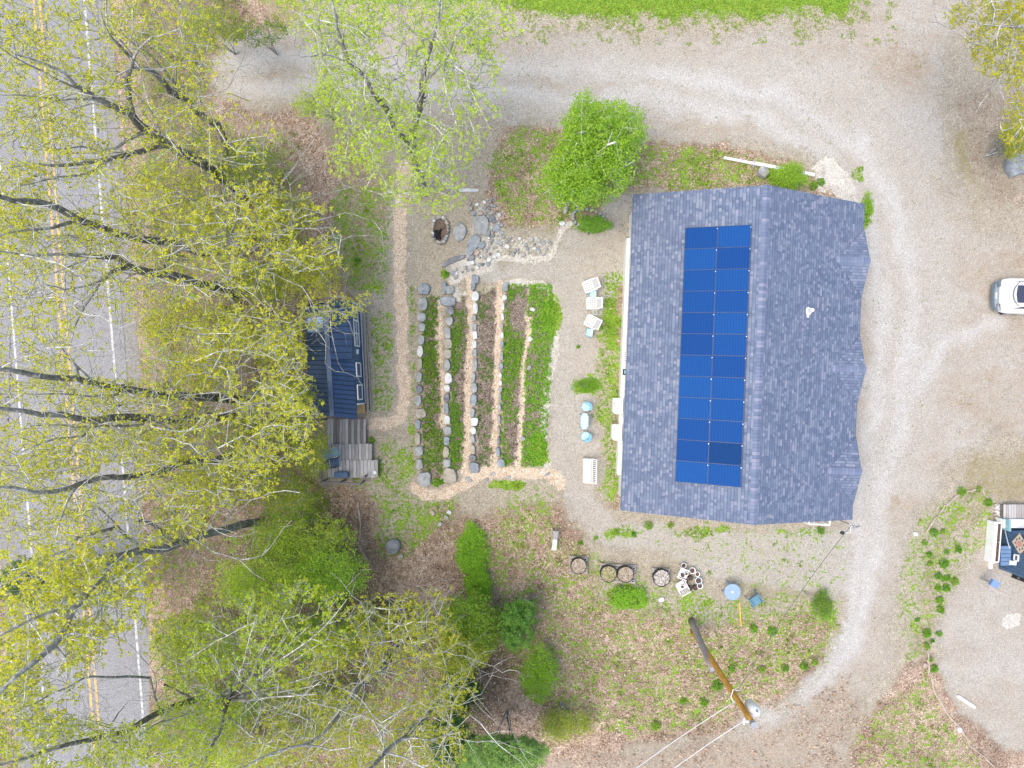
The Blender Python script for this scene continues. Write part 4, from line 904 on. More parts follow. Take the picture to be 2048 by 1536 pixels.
# pallets with round raised beds
def pallet(x0, y0, x1, y1, lab, rz=0):
    a = W(x0, y0, .15); c_ = W(x1, y1, .15); cx, cy = (a.x + c_.x) / 2, (a.y + c_.y) / 2; sx, sy = c_.x - a.x, a.y - c_.y
    t = thing('pallet', lab, 'pallet', (cx, cy, 0), rz, 'wooden pallets under the round planters'); n = max(4, int(sy / .14))
    for i in range(n): f = MB(); f.box(0, -sy / 2 + sy / n * (i + .5), .135, sx, sy / n - .03, .022); f.obj('board', M_PAL, t)
    for q in (-.46, 0, .46): f = MB(); f.box(q * sx, 0, .065, .08, sy, .11); f.obj('runner', M_PAL, t)
pallet(1138, 1112, 1175.5, 1149, 'square pallet under the leftmost round planter', R(-1)); pallet(1199, 1128, 1272, 1166, 'wide double pallet carrying two round planters', R(-3.5)); pallet(1303, 1136, 1340, 1172, 'square pallet under the planter beside the pots', R(-2))
def planter(px, py, r_, lab, fill):
    p = W(px, py, .5); p.z = .15; t = thing('round_planter', lab, 'planter', p, rs.uniform(0, 6), 'round black fabric planters'); rr = r_ * 36.6 / FPX
    f = MB(); f.lathe([(rr * .96, 0), (rr * 1.02, .2), (rr, .42), (rr * .965, .42), (rr * .95, .34)], 22, cap=False, jit=.035, rnd=rs); f.obj('fabric_wall', M_BLACK, t, True)
    f = MB(); f.lathe([(rr * .96, .36), (rr * .6, .38), (0, .41)], 22, jit=.02, rnd=rs); f.obj('soil', fill, t, True)
def fillm(name, st): t = NT(name); c = t.pos(); v = t.sepc(t.voro(20, c).outputs['Color']); return t.fin(t.ramp(t.math('ADD', t.math('MULTIPLY', v[0], .7), t.math('MULTIPLY', t.noise(4, 4, c), .3)), st), .95, 0, .1)
F1 = fillm('dry_mulch', [(.1, (.14, .10, .07)), (.5, (.33, .27, .20)), (.9, (.5, .42, .33))]); F2 = fillm('weedy_mulch', [(.1, (.12, .12, .04)), (.45, (.26, .25, .10)), (.7, (.36, .30, .2)), (.95, (.5, .42, .33))]); F3 = fillm('pale_mulch', [(.1, (.13, .10, .08)), (.45, (.34, .30, .26)), (.9, (.66, .62, .57))])
planter(1157, 1132, 16, 'round black planter with dry tan mulch, leftmost of four', F1); planter(1217, 1148, 16.5, 'round black planter with greenish weedy soil on the wide pallet', F2)
planter(1251, 1149, 16.5, 'round black planter with tan mulch at the right of the wide pallet', F1); planter(1323, 1156, 17, 'round black planter with pale speckled mulch beside the pots', F3)
def pot(px, py, r_, z, body, lab, rim=None, h=.28, grp='plant pots around the two white chairs'):
    p = W(px, py, z + h); p.z = z; t = thing('plant_pot', lab, 'plant pot', p, 0, grp); rr = r_ * (H - z - h) / FPX
    f = MB(); f.lathe([(rr * .7, 0), (rr * .95, h * .85), (rr * .98, h), (rr * .8, h), (rr * .78, h * .85)], 18, cap=False); f.obj('pot', body, t, True)
    f = MB(); f.lathe([(rr * .79, h * .86), (0, h * .88)], 14); f.obj('soil', M_SOIL, t)
    if rim: f = MB(); f.ring(rr * .82, rr * 1.04, h - .02, h + .012, n=20); f.obj('rim', rim, t, True)
BLP = simple('black_pot', (.035, .03, .028), .6, .2); BUP = simple('pale_blue_pot', (.55, .66, .72), .5, .1)
for x, y, r_, z, m, lab, rim in [(1367.6, 1131.2, 5.3, 0, M_GREYP, 'white rimmed pot of dark soil above the upper white chair', M_PLAST), (1385, 1141.4, 6.4, 0, M_PLAST, 'large white rimmed pot with brown soil right of the upper white chair', M_PLAST), (1395, 1148.6, 5.1, 0, M_PLAST, 'smaller white pot below right of the large white pot', M_PLAST),
    (1397.3, 1161.6, 7.1, 0, BUP, 'biggest pot of the cluster with pale blue rim', BUP), (1400.2, 1172, 6.0, 0, M_PLAST, 'white pot touching the biggest pale blue pot from below', M_PLAST), (1382, 1156.6, 4.8, 0, BLP, 'black pot in the middle of the cluster', None), (1371.7, 1163.7, 4.6, 0, BLP, 'black pot between the two white chairs', None),
    (1380.5, 1177, 5.0, 0, BLP, 'black pot at the bottom of the cluster, left one', None), (1391, 1175.8, 5.0, 0, BLP, 'black pot at the bottom of the cluster beside the white pot', None), (1365.6, 1151, 3.7, .45, BLP, 'small black pot standing on the upper white chair', None),
    (1373, 1147.8, 3.7, .45, M_PLAST, 'small white rimmed pot standing on the upper white chair', M_PLAST), (1365, 1173.8, 4.1, .45, M_PLAST, 'small white rimmed pot standing on the lower white chair', M_PLAST)]:
    pot(x, y, r_, z, m, lab, rim, .28 if z == 0 else .2)
for x, y, lab in [(1171, 1119, 'tiny pale pot on the corner of the leftmost pallet'), (1268, 1137, 'tiny blue pot at the upper right corner of the wide pallet'), (1266, 1163, 'tiny pale pot at the lower right corner of the wide pallet'), (1309.5, 1141, 'tiny pale blue pot on the upper left corner of the right pallet'), (1336, 1141, 'tiny pale pot on the upper right corner of the right pallet'), (1234, 1139, 'tiny white pot between the two middle planters')]:
    pot(x, y, 3.0, .15, BUP, lab, BUP, .14, 'tiny pots on the pallets')
def resin_chair(px, py, rz, lab, m, grp='white garden chairs holding pots', sc=1.0):
    p = W(px, py, .45); p.z = 0; t = thing('garden_chair', lab, 'chair', p, rz, grp); t.scale = (sc, sc, sc)
    f = MB(); slab(f, [(-.22, -.24, .41), (.24, -.21, .43), (.24, .21, .43), (-.22, .24, .41)][::-1], -.03); f.obj('seat', m, t)
    f = MB(); f.bar((-.24, -.24, .42), (-.36, -.25, .88), .045, .04); f.bar((-.24, .24, .42), (-.36, .25, .88), .045, .04); f.bar((-.36, -.26, .88), (-.36, .26, .88), .04, .05)
    for y in (-.14, -.05, .05, .14): f.bar((-.24, y, .43), (-.355, y, .87), .05, .015)
    f.obj('backrest', m, t)
    for s in (-1, 1):
        f = MB(); f.bar((-.32, s * .27, .64), (.24, s * .27, .62), .045, .03); f.bar((.22, s * .27, .62), (.27, s * .27, 0), .04, .04); f.bar((-.26, s * .26, .6), (-.33, s * .28, 0), .04, .04); f.obj('armrest', m, t)
resin_chair(1367, 1147.5, R(-22), 'upper white garden chair holding two small pots', M_PLAST, sc=.95); resin_chair(1363, 1172, R(118), 'lower white garden chair holding one small pot', M_PLAST, sc=.95)
MB_T = simple('dusty_blue_plastic', (.10, .24, .33), .5, .15, 5, 0, .2)
resin_chair(1511, 1201, R(-55), 'dusty blue garden chair right of the round blue table', MB_T, 'blue garden chair')
p = W(1465, 1184, .72); p.z = 0; t = thing('round_table', 'round pale blue table with a white parasol hole cap', 'table', p)
rr = 16.4 * 36.28 / FPX; M_TBL = simple('pale_blue_table', (.27, .38, .50), .5, .08, 10, 0, .12)
f = MB(); f.lathe([(rr * .97, .68), (rr, .70), (rr, .73), (rr * .96, .74), (0, .74)], 36); f.obj('tabletop', M_TBL, t); f = MB(); f.lathe([(.06, .74), (.05, .765), (0, .77)], 12); f.obj('hole_cap', M_PLAST, t)
for a in (20, 110, 200, 290): f = MB(); f.bar((.3 * math.cos(R(a)), .3 * math.sin(R(a)), .7), (.42 * math.cos(R(a)), .42 * math.sin(R(a)), 0), .04, .04); f.obj('leg', M_TBL, t)
f = MB(); a = G(1478, 1204); c_ = G(1481, 1250); d = c_ - a; f.bar((0, 0, .06), (d.x, d.y, .10), .045, .04); o = f.obj('yellow_board', simple('yellow_plastic', (.75, .50, .03), .5, .1)); o.location = a; tag(o, 'thin bright yellow strip lying on the ground below the round table', 'strip')
# potting bench (wood), post, small boxes, pipes
p = W(1110, 1080, .6); p.z = 0; t = thing('work_bench', 'narrow grey wooden bench with white end and side rails in the weeds', 'bench', p, R(-4))
f = MB(); f.box(0, .04, .52, .25, .8, .05); f.obj('top', M_DECK, t); f = MB(); f.box(0, -.16, .56, .24, .36, .04); f.obj('grey_board', M_METAL, t); f = MB(); f.box(-.01, -.44, .50, .24, .2, .06); f.obj('white_end', M_PLAST, t)
f = MB()
for s in (-1, 1): f.bar((s * .18, .12, .40), (s * .18, .46, .40), .05, .05)
f.bar((-.26, .16, .38), (.26, .12, .38), .04, .04); f.bar((-.2, .42, .38), (.2, .42, .38), .04, .04); f.obj('side_rail', M_PAL, t)
for x in (-.1, .1):
    for y in (-.4, .38): f = MB(); f.box(x, y, .25, .05, .05, .5); f.obj('leg', M_PAL, t)
p = G(1053, 1203); t = thing('utility_box', 'small white and grey box standing in brown leaves', 'box', p, .1); f = MB(); f.box(-.06, 0, .15, .16, .26, .3); f.obj('white_half', M_PLAST, t); f = MB(); f.box(.08, 0, .12, .12, .24, .24); f.obj('grey_half', M_METAL, t)
a, c_ = G(1446, 317), G(1626, 352); d = c_ - a; t = thing('pvc_gutter', 'long white gutter pipe lying on the ground above the roof peak', 'pipe', a)
f = MB(); f.bar((0, 0, .12), (d.x * .33, d.y * .33, .12), .13, .10); f.obj('pipe', M_PLAST, t); f = MB(); f.bar((d.x * .34, d.y * .34, .16), (d.x, d.y, .16), .17, .12); f.obj('gutter', M_PLAST, t)
f = MB(); f.bar((d.x * .335 + .05, d.y * .335 + .2, .1), (d.x * .335 - .05, d.y * .335 - .22, .1), .05, .05); f.obj('strap', M_METAL, t)
a, c_ = W(1918, 1394, .1), W(1948, 1414, .1); d = c_ - a; f = MB(); f.prism([(x * .5, y) for x, y in [(q[0], q[1]) for q in stad(.16, .42)]], 0, .12); o = f.obj('white_bumper', M_PLAST); o.location = (a + c_) / 2 - Vector((0, 0, .1)); o.rotation_euler = (0, 0, math.atan2(d.y, d.x) - math.pi / 2); tag(o, 'short white rounded bar lying on the gravel at lower right', 'parking stop')
a, c_ = G(918, 382), G(957, 381); d = c_ - a; f = MB(); f.tube([(0, 0, .08), (d.x * .5, d.y * .5 + .03, .1), (d.x, d.y, .08)], [.09, .1, .08], 8); o = f.obj('birch_log', RK['white']); o.location = a; tag(o, 'short white log lying above the rockery', 'log')
# fence wire panel beside the oval bed
t = thing('wire_fence', 'low rusty wire mesh lying between the oval bed and the house', 'wire fence', G(1235, 440)); f = MB()
for i in range(6): f.tube([(-.9, .5 - i * .14, .05), (0, .25 - i * .14, .12), (.4, -.1 - i * .14, .05)], .008, 4)
for i in range(10): x = -.9 + i * .14; f.tube([(x, .5 - i * .05, .05), (x, -.25 - i * .05, .06)], .008, 4)
f.obj('mesh', M_METAL, t)
M_TWB = wood('brown_branch', (.30, .23, .17), (.58, .50, .42), (4, 4, 4))
# twig borders on the right
def twig_line(P, lab, r0=.05):
    pts_ = [G(x, y) for x, y in P]; b_ = pts_[0]; q = []
    for i in range(len(pts_) - 1):
        for k in range(4): q.append(pts_[i].lerp(pts_[i + 1], k / 4) - b_ + Vector((rs.uniform(-.04, .04), rs.uniform(-.04, .04), .06)))
    q.append(pts_[-1] - b_); f = MB(); f.tube(q, [r0 * rs.uniform(.6, 1.2) for _ in q], 6); o = f.obj('branch_border', M_TWB); o.location = b_; tag(o, lab, 'branch')
twig_line([(1962, 978), (1935, 982), (1912, 992), (1900, 1002), (1885, 1015), (1875, 1030), (1860, 1048), (1852, 1062)], 'grey branch laid as border along the upper left of the planted strip', .045)
twig_line([(1962, 978), (1968, 990), (1975, 998)], 'short pale branch at the top right corner of the planted strip', .035)
twig_line([(1854, 1300), (1857, 1345), (1868, 1380), (1882, 1408), (1900, 1435), (1922, 1460)], 'long thin branch border along the left of the right gravel yard', .055)
twig_line([(1922, 1460), (1940, 1490), (1965, 1510), (1990, 1535)], 'thin branch border continuing down to the lower right corner', .045)
twig_line([(716, 1005), (722, 1050), (718, 1090), (735, 1120)], 'crooked fallen branch below the deck', .05); twig_line([(712, 1030), (722, 1037), (728, 1020)], 'short forked twig beside the fallen branch', .03)
twig_line([(684, 368), (700, 375), (715, 382), (722, 384)], 'pale fallen stick in the leaves left of the chip path', .05)

# ------------------------------------------------------------------ utility poles and wires
pb0 = G(1386, 1262); pt0 = W(1505, 1446, 9.6); t = thing('utility_pole', 'tall orange brown wooden utility pole leaning with the camera view', 'utility pole', pb0)
t['label'] = 'tall orange brown wooden utility pole with transformer in the leafy corner by the drive'
d = pt0 - pb0; f = MB(); n = 14; f.tube([d * (i / n) for i in range(n + 1)], [.155 - .045 * i / n for i in range(n + 1)], 12); f.obj('pole', M_POLEO, t, True)
f = MB(); f.tube([d * .998, d * 1.02], [.125, .125], 10); f.obj('pole_cap', M_METAL, t)
tc = d * .90 + Vector((.32, .12, 0)); f = MB(); f.lathe([(.0, -.42), (.20, -.40), (.22, .30), (.17, .40), (.05, .46), (0, .46)], 16); f.v = [(x + tc.x, y + tc.y, z + tc.z) for x, y, z in f.v]; tr = f.obj('transformer', M_PLAST, t, True)
f = MB(); f.tube([tc + Vector((0, .1, .4)), tc + Vector((0, .1, .6))], [.05, .03], 8); f.obj('bushing', M_METAL, tr)
q = d * .985; f = MB(); f.bar(q, q + Vector((-.28, .0, .02)), .07, .07); f.bar(q + Vector((-.3, -.12, 0)), q + Vector((-.3, .14, .05)), .06, .08); f.obj('insulator_bracket', M_PLAST, t)
q = d * .80; f = MB(); f.bar(q, q + Vector((-.2, -.1, 0)), .06, .06); f.obj('wire_clamp', M_METAL, t)
f = MB(); f.tube([d * .80 + Vector((-.15, -.1, 0)), d * .82 + Vector((-.3, .15, -.1)), d * .80 + Vector((-.18, .42, 0)), d * .78 + Vector((.12, .3, 0))], .02, 6); f.obj('wire_loop', M_TRIM, t)
a = G(1382, 1240); c_ = W(1425, 1338, 4.2); d2 = c_ - a; t2 = thing('old_pole', 'shorter grey weathered pole stub standing against the orange utility pole', 'pole', a); f = MB(); f.tube([d2 * (i / 6) for i in range(7)], [.17 - .02 * i / 6 for i in range(7)], 12); f.obj('post', M_POLEG, t2, True)
f = MB(); f.box(-.2, -.75, 1.6, .12, .1, .2); f.obj('tag_plate', M_METAL, t2)
f = MB(); f.tube([d2 * .99, d2 * 1.005], [.15, .12], 10); f.obj('cap', M_METAL, t2)
M_WIRE = simple('pale_cable', (.62, .61, .58), .5, .1); M_WIRED = simple('grey_cable', (.20, .18, .16), .6, .3, 2)
def cable(p, q, sag, r_, m, lab, name='overhead_cable'):
    p, q = Vector(p), Vector(q); P = []
    for i in range(25): s = i / 24; v = p.lerp(q, s); v.z -= sag * 4 * s * (1 - s); P.append(v - p)
    f = MB(); f.tube(P, r_, 6); o = f.obj(name, m, None, True); o.location = p; tag(o, lab, 'cable')
pole_att = pb0 + d * .78 + Vector((.05, .25, 0)); cable(W(1703, 1050, 2.9), pole_att, .35, .018, M_WIRED, 'thin service wire from the roof corner mast to the orange pole')
cable(pb0 + d * .80 + Vector((-.15, -.1, 0)), W(1110, 1665, 8.4), .3, .019, M_WIRE, 'upper of two pale cables running from the orange pole to the bottom edge')
cable(pb0 + d * .985 + Vector((-.3, 0, 0)), W(1160, 1690, 9.5), .3, .019, M_WIRE, 'lower of two pale cables running from the pole top to the bottom edge')

# ------------------------------------------------------------------ white car at the right edge
def car():
    a = W(1992, 591, .7); t = thing('parked_car', 'white car with dark glass roof panel parked at the right edge', 'car', (a.x, a.y, 0), R(-1.5))
    # local x runs from the tail (0) towards the nose (4.5), outside the frame
    st = [(.14, .66, .55, .70), (.18, .76, .42, .84), (.32, .84, .38, .92), (.55, .90, .35, 1.06), (.9, .91, .35, 1.02), (1.6, .92, .34, .98), (2.6, .92, .34, .96), (3.4, .91, .34, .88), (4.1, .86, .36, .76), (4.42, .72, .40, .62), (4.5, .55, .45, .55)]
    f = MB(); vs = []; fs = []; prof = [(1.0, 0), (1.02, .45), (.97, .86), (.84, 1.0), (.4, 1.02)]
    pr = [(-a_, b_) for a_, b_ in reversed(prof)] ; full = [(a_, b_) for a_, b_ in prof] + pr; n = len(full)
    for x, hw, z0, z1 in st:
        for a_, b_ in full: vs.append((x, a_ * hw, z0 + (z1 - z0) * b_))
    for i in range(len(st) - 1):
        for k in range(n): k2 = (k + 1) % n; fs.append((i * n + k, i * n + k2, (i + 1) * n + k2, (i + 1) * n + k))
    fs.append(tuple(range(n))[::-1]); fs.append(tuple((len(st) - 1) * n + k for k in range(n)))
    f.add(vs, fs); body = f.obj('body', CARW, t, True); body.modifiers.new('s', 'SUBSURF').levels = 2; body.modifiers['s'].render_levels = 2
    f = MB(); cs = [(.30, .70, 1.0, 1.04), (.62, .68, 1.0, 1.32), (.95, .64, 1.0, 1.46), (1.8, .62, 1.0, 1.50), (2.5, .62, 1.0, 1.44), (3.2, .70, .95, 1.02)]; vs = []; fs = []
    full = [(1.1, 0), (1.03, .6), (.93, .93), (.6, 1.02), (-.6, 1.02), (-.93, .93), (-1.03, .6), (-1.1, 0)]; n = 8
    for x, hw, z0, z1 in cs:
        for a_, b_ in full: vs.append((x, a_ * hw, z0 - .06 + (z1 - z0 + .06) * b_))
    for i in range(len(cs) - 1):
        for k in range(n - 1): fs.append((i * n + k, i * n + k + 1, (i + 1) * n + k + 1, (i + 1) * n + k))
    f.add(vs, fs); cab_ = f.obj('cabin', CARW, t, True); cab_.modifiers.new('s', 'SUBSURF').render_levels = 2
    f = MB(); f.ring(.0, 1, 0, 1); f = MB(); P = [(.62, -.44), (2.3, -.46), (2.3, .46), (.62, .44), (.56, 0)]
    f.prism(P, 1.40, 1.515); f.v = [(x, y, z if z < 1.45 else (1.455 if x < .7 else 1.515)) for x, y, z in f.v]; f.obj('glass_roof', CARG, t)
    f = MB()
    for i in range(12):
        a1 = -1.15 + 2.3 * i / 12; a2 = -1.15 + 2.3 * (i + 1) / 12; g = lambda q, r1: (.92 - r1 * math.cos(q), .66 * math.sin(q) * (r1 / .42) ** .3)
        (x1, y1), (x2, y2), (x3, y3), (x4, y4) = g(a1, .40), g(a2, .40), g(a2, .46), g(a1, .46); za = lambda x: 1.17 + (x - .32) * .35
        slab(f, [(x1, y1, za(x1) + .06), (x2, y2, za(x2) + .06), (x3, y3, za(x3) + .06), (x4, y4, za(x4) + .06)], .03)
    f.obj('rear_window', CARG2, t)
    for s in (-1, 1):
        f = MB(); slab(f, [(.62, s * .70, 1.16), (2.5, s * .70, 1.2), (2.3, s * .63, 1.40), (.9, s * .63, 1.38)][::s], .02); f.obj('side_window', CARG, t)
        f = MB(); slab(f, [(.03, s * .42, .80), (.03, s * .70, .78), (.16, s * .80, .86), (.10, s * .44, .90)][::-s], .05); f.obj('tail_light', simple('tail_light', (.13, .15, .18), .2), t)
        for x in (.85, 3.6):
            f = MB(); f.lathe([(.0, -.11), (.22, -.11), (.33, -.10), (.33, .10), (.22, .11), (0, .11)], 20); f.v = [(x + a_, s * .80 + z, .33 + b_) for a_, b_, z in f.v]; wh = f.obj('wheel', M_BLACK, t, True)
            f = MB(); f.lathe([(.0, -.02), (.2, -.02), (.2, .0), (0, .02)], 14); f.v = [(x + a_, s * .92 + z * s, .33 + b_) for a_, b_, z in f.v]; f.obj('rim', M_METAL, wh)
    f = MB()
    for i in range(10):
        a1 = -1.05 + 2.1 * i / 10; a2 = -1.05 + 2.1 * (i + 1) / 10; y = lambda q: .74 * math.sin(q) / .87; x = lambda q: .20 - .24 * math.cos(q) * 1.0
        slab(f, [(x(a1) - .02, y(a1), .66), (x(a2) - .02, y(a2), .66), (x(a2) + .20, y(a2), .74), (x(a1) + .20, y(a1), .74)], .24)
    f.obj('rear_bumper', simple('grey_bumper', (.16, .20, .24), .4, .1), t)
    f = MB(); f.box(.02, 0, .66, .05, .3, .1); f.obj('number_plate', M_PLAST, t)
CARW = NT('white_car_paint').fin((.80, .80, .79), .22); CARG = NT('car_glass').fin((.045, .05, .08), .06, 0, .9); CARG2 = NT('car_glass_rear').fin((.12, .16, .20), .15)
car()

# ------------------------------------------------------------------ second cabin cut by the right edge
a = G(2004, 1056); c_ = G(1997, 1137); rc = thing('right_cabin', 'blue board sided cabin with quilt sign at the right edge', 'cabin', (0, 0, 0)); rc['label'] = 'blue board sided cabin with a quilt square sign, cut by the right edge'
up = Vector((0, 0, 3.3)); ea, ec = W(2052, 1073, 1.5), None
def wallP(u, h):  # u along the wall (0 top end, 1 lower end), h height
    p = a.lerp(c_, u); return Vector((p.x, p.y, h))
f = MB(); f.add([wallP(0, 0), wallP(1, 0), wallP(1, 3.3), wallP(0, 3.3)], [(0, 1, 2, 3)]); p1_, p0_ = wallP(1, 0), wallP(0, 0)
f.add([p1_, p1_ + Vector((5, .3, 0)), p1_ + Vector((5, .3, 3.3)), p1_ + Vector((0, 0, 3.3))], [(0, 1, 2, 3)]); f.add([p0_, p0_ + Vector((5, .3, 0)), p0_ + Vector((5, .3, 3.3)), p0_ + Vector((0, 0, 3.3))], [(3, 2, 1, 0)]); f.obj('wall', M_BSIDE, rc)
f = MB()
for i in range(1, 15): p = wallP(i / 15, 0); f.box(p.x - .012, p.y, 1.65, .03, .045, 3.3)
f.obj('batten', M_NAVY2, rc)
f = MB(); slab(f, [tuple(wallP(-.08, 3.3) + Vector((-.2, 0, 0))), tuple(wallP(1.06, 3.3) + Vector((-.2, 0, 0))), tuple(wallP(1.06, 4.3) + Vector((5, .3, 0))), tuple(wallP(-.08, 4.3) + Vector((5, .3, 0)))], .1); f.obj('roof', M_NAVY, rc)
def onwall(px, py, off=.05):  # point of the wall plane seen at a photo pixel
    best = None
    for i in range(400):
        h = i * .01
        p = W(px, py, h); u = (a.y - p.y) / (a.y - c_.y); xw = a.x + (c_.x - a.x) * u
        if best is None or abs(p.x - xw) < best[0]: best = (abs(p.x - xw), p, u)
    return best[1] + Vector((-off, 0, 0))
P4 = [onwall(2013, 1092, .3), onwall(2014, 1131, .3), onwall(2027, 1131, .12), onwall(2027, 1092, .12)]
f = MB(); slab(f, [tuple(q) for q in P4], .04); aw = f.obj('awning', M_LBLUE, rc); f = MB()
for i in range(1, 5): f.bar(P4[0].lerp(P4[1], i / 5) + Vector((0, 0, .01)), P4[3].lerp(P4[2], i / 5) + Vector((0, 0, .01)), .02, .02)
f.obj('rib', M_NAVY2, aw)
P4 = [onwall(2031, 1109), onwall(2030, 1120), onwall(2038, 1122), onwall(2039, 1111)]; f = MB()
for i in range(4): f.bar(P4[i], P4[(i + 1) % 4], .06, .06)
wd = f.obj('window', M_TRIM, rc); f = MB(); f.add([tuple(q + Vector((.01, 0, 0))) for q in P4], [(0, 1, 2, 3)]); f.obj('pane', simple('cabin_pane', (.12, .15, .2), .1), wd)
P4 = [onwall(2027, 1121, .2), onwall(2027, 1129, .2), onwall(2035, 1131, .06), onwall(2036, 1123, .06)]; f = MB(); slab(f, [tuple(q) for q in P4], .02); f.obj('small_shelf', M_TRIM, rc)
# quilt square sign: a diamond board with a star pattern
C0 = onwall(2042, 1088, .06); U = Vector((0, (a.y - c_.y) / (a.y - c_.y), 0)); V3 = Vector((0, 0, 1)); S = .55
M_QB = simple('quilt_cream', (.62, .50, .36), .6, .05); M_QN = simple('quilt_navy', (.04, .09, .2), .6, .05); M_QR = simple('quilt_salmon', (.62, .27, .20), .6, .05); M_QT = simple('quilt_border', (.16, .12, .12), .6, .05)
def dia(cu, cv, r_, off, m, nm_, par, k=4, rot=0):
    f = MB(); P = [C0 + Vector((-off, 0, 0)) + U * (cu + r_ * math.cos(R(rot) + 2 * math.pi * i / k)) + V3 * (cv + r_ * math.sin(R(rot) + 2 * math.pi * i / k)) for i in range(k)]; f.add([tuple(q) for q in P], [tuple(range(k))]); return f.obj(nm_, m, par)
qs = thing('quilt_sign', 'cream diamond board with navy star and salmon centre on the blue cabin wall', 'sign', C0); qs.location = (0, 0, 0)
dia(0, 0, .60, 0, M_QT, 'border', qs); bd = dia(0, 0, .54, .006, M_QB, 'board', qs); dia(0, 0, .16, .02, M_QR, 'centre', qs, 8, 22)
for i in range(8):
    a_ = i * 45; r_ = .28 if i % 2 == 0 else .27; dia(r_ * math.cos(R(a_)), r_ * math.sin(R(a_)), .085, .013, M_QN, 'star_point', qs, 3, a_)
cable(a + Vector((-.05, -.05, .3)), onwall(2029, 1096, .25), .02, .02, M_TRIM, 'white cord slung from the corner to the awning of the right cabin', 'wall_cord')
# deck of right cabin, white ramp panel, planter
dk2 = thing('right_deck', 'grey plank deck above the right blue cabin', 'deck', (0, 0, 0)); a0, a1 = W(2007, 1009, .5), W(2100, 1037, .5)
for i in range(18): f = MB(); w_ = (a1.x - a0.x) / 18; f.box(a0.x + w_ * (i + .5), (a0.y + a1.y) / 2, .48, w_ - .02, a0.y - a1.y, .04); f.obj('plank', rs.choice((M_DECK, M_DECK2)), dk2)
f = MB(); f.box((a0.x + a1.x) / 2, (a0.y + a1.y) / 2, .24, a1.x - a0.x - .1, .6, .42); f.obj('joists', M_DECKL, dk2)
f = MB(); q0, q1 = W(2008, 1039, .7), W(2090, 1056, .7); f.box((q0.x + q1.x) / 2, (q0.y + q1.y) / 2, .35, q1.x - q0.x, q0.y - q1.y, .7); wp = f.obj('white_chest', M_WHITE); tag(wp, 'long white chest between the right deck and the blue cabin wall', 'chest')
f = MB(); q0, q1 = W(2004, 1036, .4), W(2004, 1058, .4); f.box(q0.x, (q0.y + q1.y) / 2, .5, .1, q0.y - q1.y, 1.0); o = f.obj('teal_post_panel', M_TEAL); tag(o, 'narrow teal panel at the left end of the white chest', 'panel')
pl_ = thing('planter_box', 'long white double planter with brown soil along the right cabin wall', 'planter', W(1994, 1085, .5) - Vector((0, 0, .5)), R(-4.5))
f = MB(); f.box(-.17, 0, .3, .16, 2.12, .6); f.obj('white_front', M_WHITE, pl_)
for s in (-1, 1):
    f = MB(); f.box(.04, s * .5, .42, .22, .92, .1); f.obj('soil', M_SOIL, pl_); f = MB(); f.box(.17, s * .5, .25, .05, 1.0, .5); f.box(.04, s * 1.0, .25, .3, .05, .5); f.obj('side_board', M_TRIM, pl_)
f = MB(); f.box(.05, -1.28, .06, .16, .36, .12); f.obj('foot_board', M_WHITE, pl_)
p = W(1990, 1168, 1.1); p.z = 0; t = thing('birdhouse', 'light blue box on a post beside the right cabin', 'birdhouse', p, R(-28)); f = MB(); f.box(0, 0, 1.0, .36, .32, .2); f.obj('box', M_LBLUE, t); f = MB(); f.box(0, 0, 1.12, .40, .36, .03, 0, .08); f.obj('lid', M_LBLUE, t); f = MB(); f.box(0, 0, .45, .08, .08, .9); f.obj('post', M_PAL, t)
t = thing('black_bench', 'black slatted bench end below the right cabin corner', 'bench', W(2043, 1157, .4) - Vector((0, 0, .4)), R(-22))
for y in (-.1, .02, .14): f = MB(); f.box(0, y, .42, .6, .07, .03); f.obj('slat', M_BLACK, t)
for x in (-.22, .22): f = MB(); f.box(x, .02, .2, .05, .3, .4); f.obj('leg', M_BLACK, t)
f = MB(); f.tube([(0, 0, .05), (.4, -.18, .05)], .03, 6); o = f.obj('stick', M_TWB); o.location = G(1995, 1180); tag(o, 'short orange brown stick on the gravel below the light blue box', 'stick')
# ------------------------------------------------------------------ trees
def bark_mat():
    t = NT('bark'); a = t.n('Attribute', attribute_name='tint').outputs['Color']; p = t.pos()
    n1 = t.noise(7, 5, p, .7); k = t.mix(1.0, a, t.ramp(n1, [(.32, (.55, .54, .52)), (.52, (1.1, 1.1, 1.08)), (.66, (2.0, 2.02, 1.9))]), 'MULTIPLY')
    t.bump(n1, .6, .03); return t.fin(k, .9, 0, .15)
M_BARK = bark_mat()
def leaf_mat():
    t = NT('leaves'); a = t.n('Attribute', attribute_name='tint').outputs['Color']
    t.fin(a, .55, 0, .25); tr = t.n('BsdfTranslucent', {'Color': a}); mx = t.n('MixShader', {0: .38}); t.set(mx.inputs[1], t.b.outputs[0]); t.set(mx.inputs[2], tr.outputs[0]); t.set(t.out.inputs[0], mx.outputs[0]); return t.m
M_LEAF = leaf_mat()
NR = np.random.RandomState(77)
